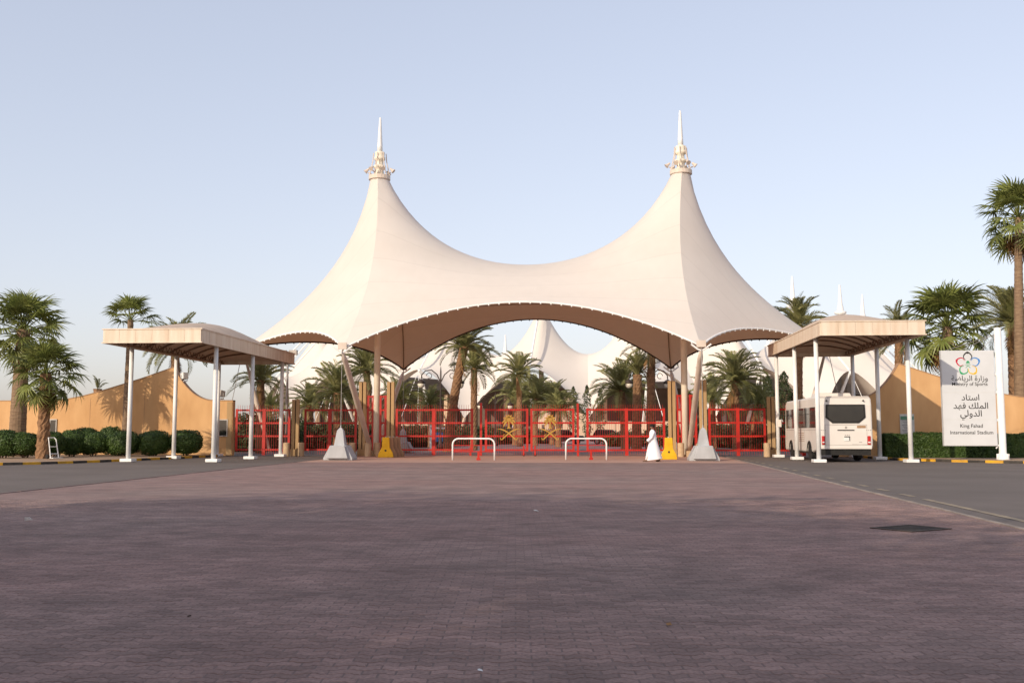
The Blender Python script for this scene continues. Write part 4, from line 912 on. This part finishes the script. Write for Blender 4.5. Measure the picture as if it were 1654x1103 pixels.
# ================================================================ bushes and hedges
def leaf_cloud(sampler, n, size, seed, core=None, name='foliage', m='hedge_leaf'):
    q = np.random.default_rng(seed); P, Nn = sampler(q, n); k = len(P)
    r1 = q.normal(size=(k, 3)); d = np.cross(Nn + .7 * q.normal(size=(k, 3)), r1); d /= np.linalg.norm(d, axis=1)[:, None]; e = np.cross(d, Nn + .6 * q.normal(size=(k, 3))); e /= np.linalg.norm(e, axis=1)[:, None]
    s = size * q.uniform(.7, 1.3, (k, 1)); v = np.stack([P - d * s, P + e * s * .5, P + d * s, P - e * s * .5], 1).reshape(-1, 3)
    mb = MB(); mb.v = [tuple(a) for a in v.tolist()]; mb.f = [(4 * i, 4 * i + 1, 4 * i + 2, 4 * i + 3) for i in range(k)]
    if core: mb.add(*core)
    return mb.mesh(name, m, False, False)
def blob(a, b, c, z0, p=2.6, seed=0):
    # clipped superellipsoid bush sampler with lumpy surface
    def f(q, n):
        d = q.normal(size=(n, 3)); d /= np.linalg.norm(d, axis=1)[:, None]
        r = (np.abs(d[:, 0]) ** p + np.abs(d[:, 1]) ** p + np.abs(d[:, 2]) ** p) ** (-1 / p); lump = 1 + .085 * np.sin(5 * d[:, 0] + seed) * np.sin(6 * d[:, 2] + 2 * seed) + .03 * np.sin(11 * d[:, 1] + seed) + q.normal(size=n) * .04
        return d * (r * lump)[:, None] * [a, b, c] + [0, 0, z0], d / [a, b, c]
    bm = bmesh.new(); bmesh.ops.create_icosphere(bm, subdivisions=3, radius=1); bm.verts.index_update(); vs = []
    for v in bm.verts:
        d = v.co.normalized(); r = (abs(d.x) ** p + abs(d.y) ** p + abs(d.z) ** p) ** (-1 / p) * .93; vs.append((d.x * r * a, d.y * r * b, d.z * r * c + z0))
    fs = [tuple(v.index for v in f_.verts) for f_ in bm.faces]; bm.free(); return f, (vs, fs)
BM = []
for k, (a, b, c) in enumerate(((.82, .75, .56), (.72, .7, .60), (.9, .8, .62))):
    f, core = blob(a, b, c, .72, 2.5 + .2 * k, k * 1.7); BM.append(leaf_cloud(f, 5200, .05, k, core))
stemm = MB()
for k in range(5): a = k * 1.256; stemm.tube([(.12 * math.cos(a), .12 * math.sin(a), 0), (.3 * math.cos(a), .3 * math.sin(a), .5)], .03, 5)
stemm = stemm.mesh('stems', 'bark')
for i, (px, Y, w, k, lab) in enumerate(((6, 49.5, 1.6, 1, 'clipped round bush at the far left edge by the thick palm'), (41, 49.8, 1.5, 0, 'clipped round bush between thick palm and shaggy palm'), (86, 51.5, 1.2, 0, 'small clipped bush behind the white hand trolley'),
        (116, 53.0, 1.30, 1, 'clipped round bush right of the white hand trolley'), (151, 53.6, 1.42, 0, 'clipped round bush third from the hand trolley'), (139, 56.3, 1.5, 2, 'taller bush behind the row, left of the slender palm'),
        (178, 56.5, 1.4, 2, 'bush half hidden behind the front row near the slender palm'), (198, 54.2, 1.75, 2, 'wide clipped bush at the front left canopy post'), (249, 54.8, 1.7, 2, 'wide clipped bush left of the middle canopy post'), (300, 55.5, 1.75, 1, 'last clipped bush at right end of the row'))):
    p = on_plane(px, 730, Y); t = thing('clipped_bush', lab, 'bush', (p.x, Y, .08), i * .9, 'clipped bushes before the left wall')
    sc_ = w / (1.64, 1.44, 1.8)[k]; hsc = (1.06, 1.0, 1.02)[i % 3] * (1.12 if Y > 56 else 1)
    obj('foliage', BM[k], t, (0, 0, .0), (0, 0, 0), (sc_, sc_, hsc)); obj('stems', stemm, t)
def hedge_box(name, label, cx, cy, W, D, H, n, seed, m='hedge_leaf', size=.05, cat='hedge', z0=.08, rz=0., group=None):
    t = thing(name, label, cat, (cx, cy, z0), rz, group)
    def f(q, n):
        face = q.choice(4, n, p=[.5, .28, .11, .11]); u = q.uniform(-1, 1, n); v = q.uniform(0, 1, n); P = np.zeros((n, 3)); N_ = np.zeros((n, 3))
        wob = .05 * np.sin(u * W * 1.1 + seed) + .03 * np.sin(u * W * 2.7) + q.normal(size=n) * .03
        for k in range(n):
            if face[k] == 0: P[k] = (u[k] * W / 2, -D / 2 - wob[k], v[k] * H); N_[k] = (0, -1, .2)
            elif face[k] == 1: P[k] = (u[k] * W / 2, (v[k] - .5) * D, H + wob[k]); N_[k] = (0, 0, 1)
            else: s = 1 if face[k] == 2 else -1; P[k] = (s * W / 2 + wob[k] * s, u[k] * D / 2, v[k] * H); N_[k] = (s, 0, .2)
        return P, N_
    core = MB().box((0, 0, H / 2 - .03), (W - .1, D - .1, H - .06))
    obj('foliage', leaf_cloud(f, n, size, seed, (core.v, core.f), m=m), t); MB().tube([(0, 0, 0), (0, 0, H * .6)], .05, 6).build('stem', 'bark', t)
    return t
hedge_box('hedge', 'long square clipped hedge behind the sign and right canopy post', 19.6, 54.4, 7.6, 1.2, 1.22, 26000, 5)
# white hand trolley against the shaggy palm
p = on_plane(86, 735, 48.6); t = thing('hand_trolley', 'white tubular hand trolley leaning by the shaggy palm', 'trolley', (p.x, 48.6, .08), R(62))
fr = MB()
for s in (-1, 1): fr.tube([(s * .22, -.12, .05), (s * .2, .12, .95), (s * .16, .22, 1.05)], .025, 6)
fr.tube([(-.16, .22, 1.05), (.16, .22, 1.05)], .025, 6); fr.build('frame', 'white_paint', t)
for k in range(2): z = .25 + .35 * k; MB().tube([(-.21, -.07 + .07 * k, z), (.21, -.07 + .07 * k, z)], .018, 5).build('crossbar', 'white_paint', t)
MB().box((0, -.27, .045), (.55, .32, .03)).build('toe_plate', 'white_paint', t)
for s in (-1, 1): MB().tube([(s * .27, .05, .11), (s * .33, .05, .11)], .11, 12).build('wheel', 'rubber', t)

# ================================================================ behind the gate: shrubs, lamps, cars, stadium
def shrub(label, px, py_top, Y, w, seed, m='shrub_leaf', cat='shrub'):
    p = on_plane(px, py_top, Y); h = p.z; f, core = blob(w / 2, w / 2.2, h / 2, h / 2, 2.2, seed)
    def g(q, n):
        P, N_ = f(q, n); P = P + q.normal(size=P.shape) * .16; P[:, 2] = np.maximum(P[:, 2], .05); return P, N_
    t = thing('shrub', label, cat, (p.x, Y, 0), 0, 'shrubs behind the gate')
    me = leaf_cloud(g, int(1500 + 700 * w), .13, seed, None, m=m); obj('foliage', me, t); MB().tube([(0, 0, 0), (.1, 0, h * .5), (-.2, .1, h * .8)], [.1, .07, .03], 6).tube([(0, 0, 0), (-.4, .1, h * .6)], [.08, .03], 5).build('stems', 'bark', t)
SH = [(400, 672, 72, 4.0, 'dark shrub behind the leftmost fence panel, next to the wall'), (440, 676, 76, 4.2, 'dark shrub behind the left fence, right of the slim palm'), (470, 680, 80, 4, 'shrub behind the low ribbed pillar of the left fence'), (512, 690, 84, 5, 'low shrub behind the left anchor block fence'),
      (550, 685, 80, 5, 'shrub under the bushy date palm left of the left strut'), (600, 688, 90, 5.5, 'shrub between the left mast and tall left pillar'), (660, 690, 95, 5, 'shrub behind the leftmost gate leaf, lamp side'), (690, 694, 100, 6, 'shrub at the foot of the ornate left lamp'),
      (745, 690, 110, 6, 'shrub behind the thick leaning palm trunk'), (790, 692, 118, 6, 'shrub left of the left emblem among trunks'), (830, 694, 125, 6, 'shrub behind the left gold emblem'), (870, 696, 125, 6, 'shrub behind the middle gate stiles'), (1010, 700, 100, 4, 'shrub below the full green date palm'),
      (1075, 690, 100, 4, 'shrub behind the tall left pillar of the right mast'), (1130, 688, 96, 6, 'shrub behind the right tent mast'), (1170, 690, 96, 6, 'shrub under the large bushy date palm at right'), (1215, 686, 90, 5, 'shrub behind right end of the right fence'), (1262, 690, 80, 4, 'dark shrub beyond the front of the bus'), (375, 684, 78, 4, 'shrub peeking behind the end of the left wall')]
for i, (px, py, Y, w, lab) in enumerate(SH): shrub(lab, px, py, Y, w, i + 3)
def cypress(label, px, py_top, Y, w, seed):
    p = on_plane(px, py_top, Y); h = p.z
    def g(q, n):
        z = q.uniform(.05, 1, n); a = q.uniform(0, 6.28, n); r = w / 2 * (np.sin(np.pi * np.clip(z * .92 + .08, 0, 1)) ** .6) * (1 + .25 * np.sin(z * 31 + seed)) * q.uniform(.6, 1.1, n); P = np.stack([r * np.cos(a), r * np.sin(a), z * h], 1); return P, np.stack([np.cos(a), np.sin(a), .6 + 0 * a], 1)
    t = thing('cypress', label, 'tree', (p.x, Y, 0), 0, 'slim conifers behind the gate'); obj('crown', leaf_cloud(g, 1500, .12 * max(1, h / 8), seed, None, 'crown', 'shrub_leaf'), t); MB().tube([(0, 0, 0), (0, 0, h * .95)], [.1, .02], 6).build('trunk', 'bark', t)
cypress('slim conifer left of three seen between gate centre and green palm', 926, 624, 190, 2.2, 1); cypress('slim conifer second of three right of gate centre', 948, 622, 180, 1.9, 2); cypress('slim conifer third of three, touching the green palm', 969, 628, 180, 1.9, 3)
cypress('dark slim conifer right of the right fence, left of the bus', 1266, 600, 90, 1.6, 4); cypress('slim conifer behind right fence end pillar', 1240, 606, 100, 1.6, 5)
def lamp(label, px, py, Y):
    p = on_plane(px, py, Y); h = p.z; t = thing('street_lamp', label, 'street lamp', (p.x, Y, 0), R(10), 'ornate double street lamps behind the gate')
    MB().lathe([(.3, 0), (.3, .3), (.16, .5), (.12, .9), (.08, 1.2), (.06, h), (.02, h + .4)], 12).build('pole', 'lamp_iron', t, True)
    for s in (-1, 1):
        a = [(s * .05, 0, h - .8), (s * .3, 0, h - .25), (s * .75, 0, h + .12), (s * 1.25, 0, h + .05), (s * 1.55, 0, h - .3), (s * 1.58, 0, h - .6)]; ar = MB().tube(a, .05, 6).build('arm', 'lamp_iron', t)
        MB().tube([(s * (.95 + .22 * math.cos(R(q))), 0, h - .35 + .22 * math.sin(R(q))) for q in range(0, 330, 30)], .03, 5).build('scroll', 'lamp_iron', ar)
        MB().lathe([(.05, -.62), (.30, -.78), (.36, -.95), (.2, -1.0)][::-1], 12, (s * 1.58, 0, h)).build('lantern_hood', 'lamp_iron', ar, True); MB().lathe([(.30, -.98), (.26, -1.22), (.12, -1.36)][::-1], 12, (s * 1.58, 0, h)).build('globe', 'lamp_glass', ar, True)
lamp('ornate double street lamp left of the thick leaning palm', 712, 600, 80); lamp('ornate double street lamp beside the shaggy palm at right', 1047, 600, 80); lamp('farther ornate lamp half hidden by palms near gate centre', 800, 640, 104)
# plain lamp pole left, behind the canopy
x, z = at_px(465, 572, 62); t = thing('light_pole', 'thin grey light pole behind the right end of the left canopy', 'light pole', (x, 62, 0)); MB().lathe([(.11, 0), (.06, z)], 10).build('pole', 'steel', t, True)
for s in (-1, 1): MB().box((s * .35, 0, z + .1), (.5, .3, .3)).build('lamp_head', 'steel', t)
MB().tube([(-.4, 0, z), (.4, 0, z)], .04, 6).build('crossarm', 'steel', t)
def car(label, px, Y, m, rz):
    p = on_plane(px, 715, Y); t = thing('parked_car', label, 'car', (p.x, Y, 0), rz, 'cars parked inside the gate')
    lo = [(-2.3, .35), (2.3, .35), (2.35, .75), (2.15, 1.0), (-2.1, 1.05), (-2.35, .8)]; MB().prism(lo, -.9, .9).build('body', m, t, bevel=.08)
    MB().prism([(-2.0, 1.0), (1.2, 1.0), (.5, 1.62), (-1.6, 1.65)], -.78, .78).build('cabin', 'glass', t, bevel=.05); MB().prism([(-1.55, 1.64), (.45, 1.61), (.4, 1.70), (-1.5, 1.72)], -.76, .76).build('roof', m, t)
    for x in (-1.45, 1.45):
        for s in (-1, 1):
            w = MB().tube([(x, s * .92, .34), (x, s * .70, .34)], .34, 16).build('wheel', 'rubber', t); MB().tube([(x, s * .93, .34), (x, s * .90, .34)], .2, 12).build('rim', 'rim', w)
car('black car parked right of the right gold emblem', 912, 120, 'car_black', R(8)); car('black car parked behind the rightmost gate leaf', 985, 118, 'car_black', R(-5)); car('white car parked at far right behind the right fence', 1185, 112, 'car_white', R(10))
x = on_plane(707, 712, 84).x; t = thing('info_sign', 'small blue and white sign behind the leftmost gate leaf', 'sign', (x, 84, 0)); MB().box((0, -.03, 1.0), (.9, .04, .8)).build('panel', 'blue_sign', t); MB().box((-.62, 0, 1.0), (.2, .1, 2.0)).box((.05, 0, 1.75), (1.3, .1, .14)).build('frame', 'white_paint', t)
# low walls inside the grounds
for nm, lab, px0, px1, Y, h in (('garden_wall', 'low beige wall far behind the right gate leaf', 880, 1110, 205, 3.4), ('garden_wall', 'low beige wall far behind the left fence panels', 380, 700, 150, 2.4), ('garden_wall', 'low beige wall far behind the right fence panel', 1120, 1330, 170, 2.6)):
    a, b = on_plane(px0, 700, Y).x, on_plane(px1, 700, Y).x; t = thing(nm, lab, 'wall', ((a + b) / 2, Y, 0)); n = 8
    for k in range(n): MB().box((-(b - a) / 2 + (b - a) * (k + .5) / n, 0, h / 2), ((b - a) / n - .1, .4, h)).build('wall_panel', 'beige_concrete', t)
    MB().box((0, 0, h + .1), (b - a, .7, .2)).build('coping', 'beige_concrete', t)
x, z = at_px(906, 640, 230); t = thing('entrance_block', 'stepped beige concrete block by the stadium base right of gate centre', 'building', (x, 230, 0))
MB().prism([(-6, 0), (6, 0), (6, z * .55), (3.2, z * .62), (2.4, z * .95), (-2.2, z), (-3.4, z * .7), (-6, z * .55)], -4, 4).build('wall', 'beige_concrete', t)
for k in range(3): MB().box((-3.5 + 3.2 * k, -4.03, 1.6), (1.6, .1, 3.0)).build('doorway', 'dark_concrete', t)
# ---- the stadium ring of tents
SX0, SY0, RM = 1.6, 480., 127.
ns, nt_ = 22, 20; vs = []
for i in range(ns + 1):
    s = i / ns
    for j in range(nt_ + 1):
        t_ = 2 * j / nt_ - 1; w = abs(t_)
        if s < .42: u = s / .42; rr = 98 + 29 * u; hr_ = 30 + 19 * u ** 2.4; rv = rr; hv = 30 - 1 * u; bl = (1 - w) ** (1.2 + .9 * u)
        else:
            u = min(1., (s - .42) / .58); rr = 127 + 25 * u; hr_ = 23 + 26 * (1 - u) ** 1.9; rv = 127 + 31 * u; hv = 6 + 23 * (1 - u) ** 1.15
            bl = (1 - u) * (1 - w) ** 2.1 + u * (1 - w ** 1.7)
        r = rv + (rr - rv) * bl; h = hv + (hr_ - hv) * bl; a = R(7.5) * t_
        vs.append((r * math.sin(a), -r * math.cos(a), h))
fab = MB().add(vs, [(i * (nt_ + 1) + j, (i + 1) * (nt_ + 1) + j, (i + 1) * (nt_ + 1) + j + 1, i * (nt_ + 1) + j + 1) for i in range(ns) for j in range(nt_)]).mesh('canopy_fabric', 'stadium_fabric', False, False)
fab.shade_smooth()
spire = MB().lathe([(.9, 0), (.9, 48), (2.2, 48.2), (2.4, 49.2), (1.5, 49.4), (1.1, 51.5), (.95, 51.8), (.35, 60), (0, 60.1)], 12, (0, -RM, 0)).mesh('mast', 'white_paint', True)
strutm = MB().tube([(0, -152, 23), (0, -140, .2)], [.5, .7], 8).mesh('strut', 'white_paint', True)
cabm = MB().tube([(0, -152, 23), (4.5, -160, .2)], .12, 4).tube([(0, -152, 23), (-4.5, -160, .2)], .12, 4).tube([(.35, -151.5, 23.2), (.35, -127.8, 49.5)], .35, 5).mesh('cables', 'white_paint')
feet = MB().tube([(158 * math.sin(R(7.5)), -158 * math.cos(R(7.5)), 6), (162 * math.sin(R(7.5)), -162 * math.cos(R(7.5)), 0)], .5, 6).mesh('foot_anchor', 'beige_concrete')
ordn = ['first', 'second', 'third', 'fourth', 'fifth', 'sixth', 'seventh', 'eighth', 'ninth', 'tenth', 'eleventh', 'twelfth']
for k in range(24):
    a = 7.5 + 15 * k                                   # counter-clockwise from the gate side, towards +X
    right = k < 12; n = ordn[k] if right else ordn[23 - k]
    lab = f'{n} white stadium tent counting {"right" if right else "left"} from the gate axis round the ring'
    t = thing('stadium_tent', lab, 'tent', (SX0, SY0, 0), R(a), 'tents of the stadium roof ring')
    obj('canopy_fabric', fab, t); obj('mast', spire, t); obj('strut', strutm, t); obj('cables', cabm, t); obj('foot_anchor', feet, t)
bw = thing('stadium_stand', 'beige concrete stand of the stadium below the tent roof', 'building', (SX0, SY0, 0))
MB().lathe([(134, 0), (134, 3.5), (126, 3.6), (126, 17), (108, 17.2), (80, 3)], 96).build('stand_wall', 'dark_concrete', bw)  # wall tone darkened to stand in for shade under the tents
for k in range(72):
    a = R(5 * k + 2.5)
    if math.cos(a) < -.2: continue
    MB().box((133 * math.sin(a), -133 * math.cos(a), 7.5), (1.4, 1.4, 15), a).build('column', 'beige_concrete', bw)
# ---- unseen trees added behind the camera to cast shade on the foreground paving
def tree_crown(seed):
    def g(q, n):
        c = q.normal(size=(26, 3)); c /= np.linalg.norm(c, axis=1)[:, None]; c *= q.uniform(.35, 1, (26, 1)) * [3.6, 3.6, 3.4]; k = q.integers(0, 26, n); P = c[k] + q.normal(size=(n, 3)) * .75; return P, P / np.linalg.norm(P, axis=1)[:, None]
    return leaf_cloud(g, 5200, .2, seed, None, 'crown', 'tree_leaf')
TC = [tree_crown(1), tree_crown(2)]
TREES = []
for k in range(9): TREES.append((-17.5 + 4.2 * k * .67, 1.5 - 4.2 * k * .74 , 9.8 + (k % 3) * .9))
for k, (x, y, h) in enumerate(TREES):
    t = thing('added_shade_tree', f'{ordn[k]} unseen leafy tree from the left, added behind the viewpoint to shade the paving', 'tree', (x, y, 0), k * 1.3, 'unseen trees added to shade the paving')
    MB().tube([(0, 0, 0), (.1, 0, 2), (0, .1, h - 3)], [.35, .25, .12], 10).build('trunk', 'bark', t)
    obj('crown', TC[k % 2], t, (0, 0, h - 2.9)); obj('crown', TC[(k + 1) % 2], t, (.4, -.3, h - 6.2), (0, 0, 2.), (.9, .9, .8))
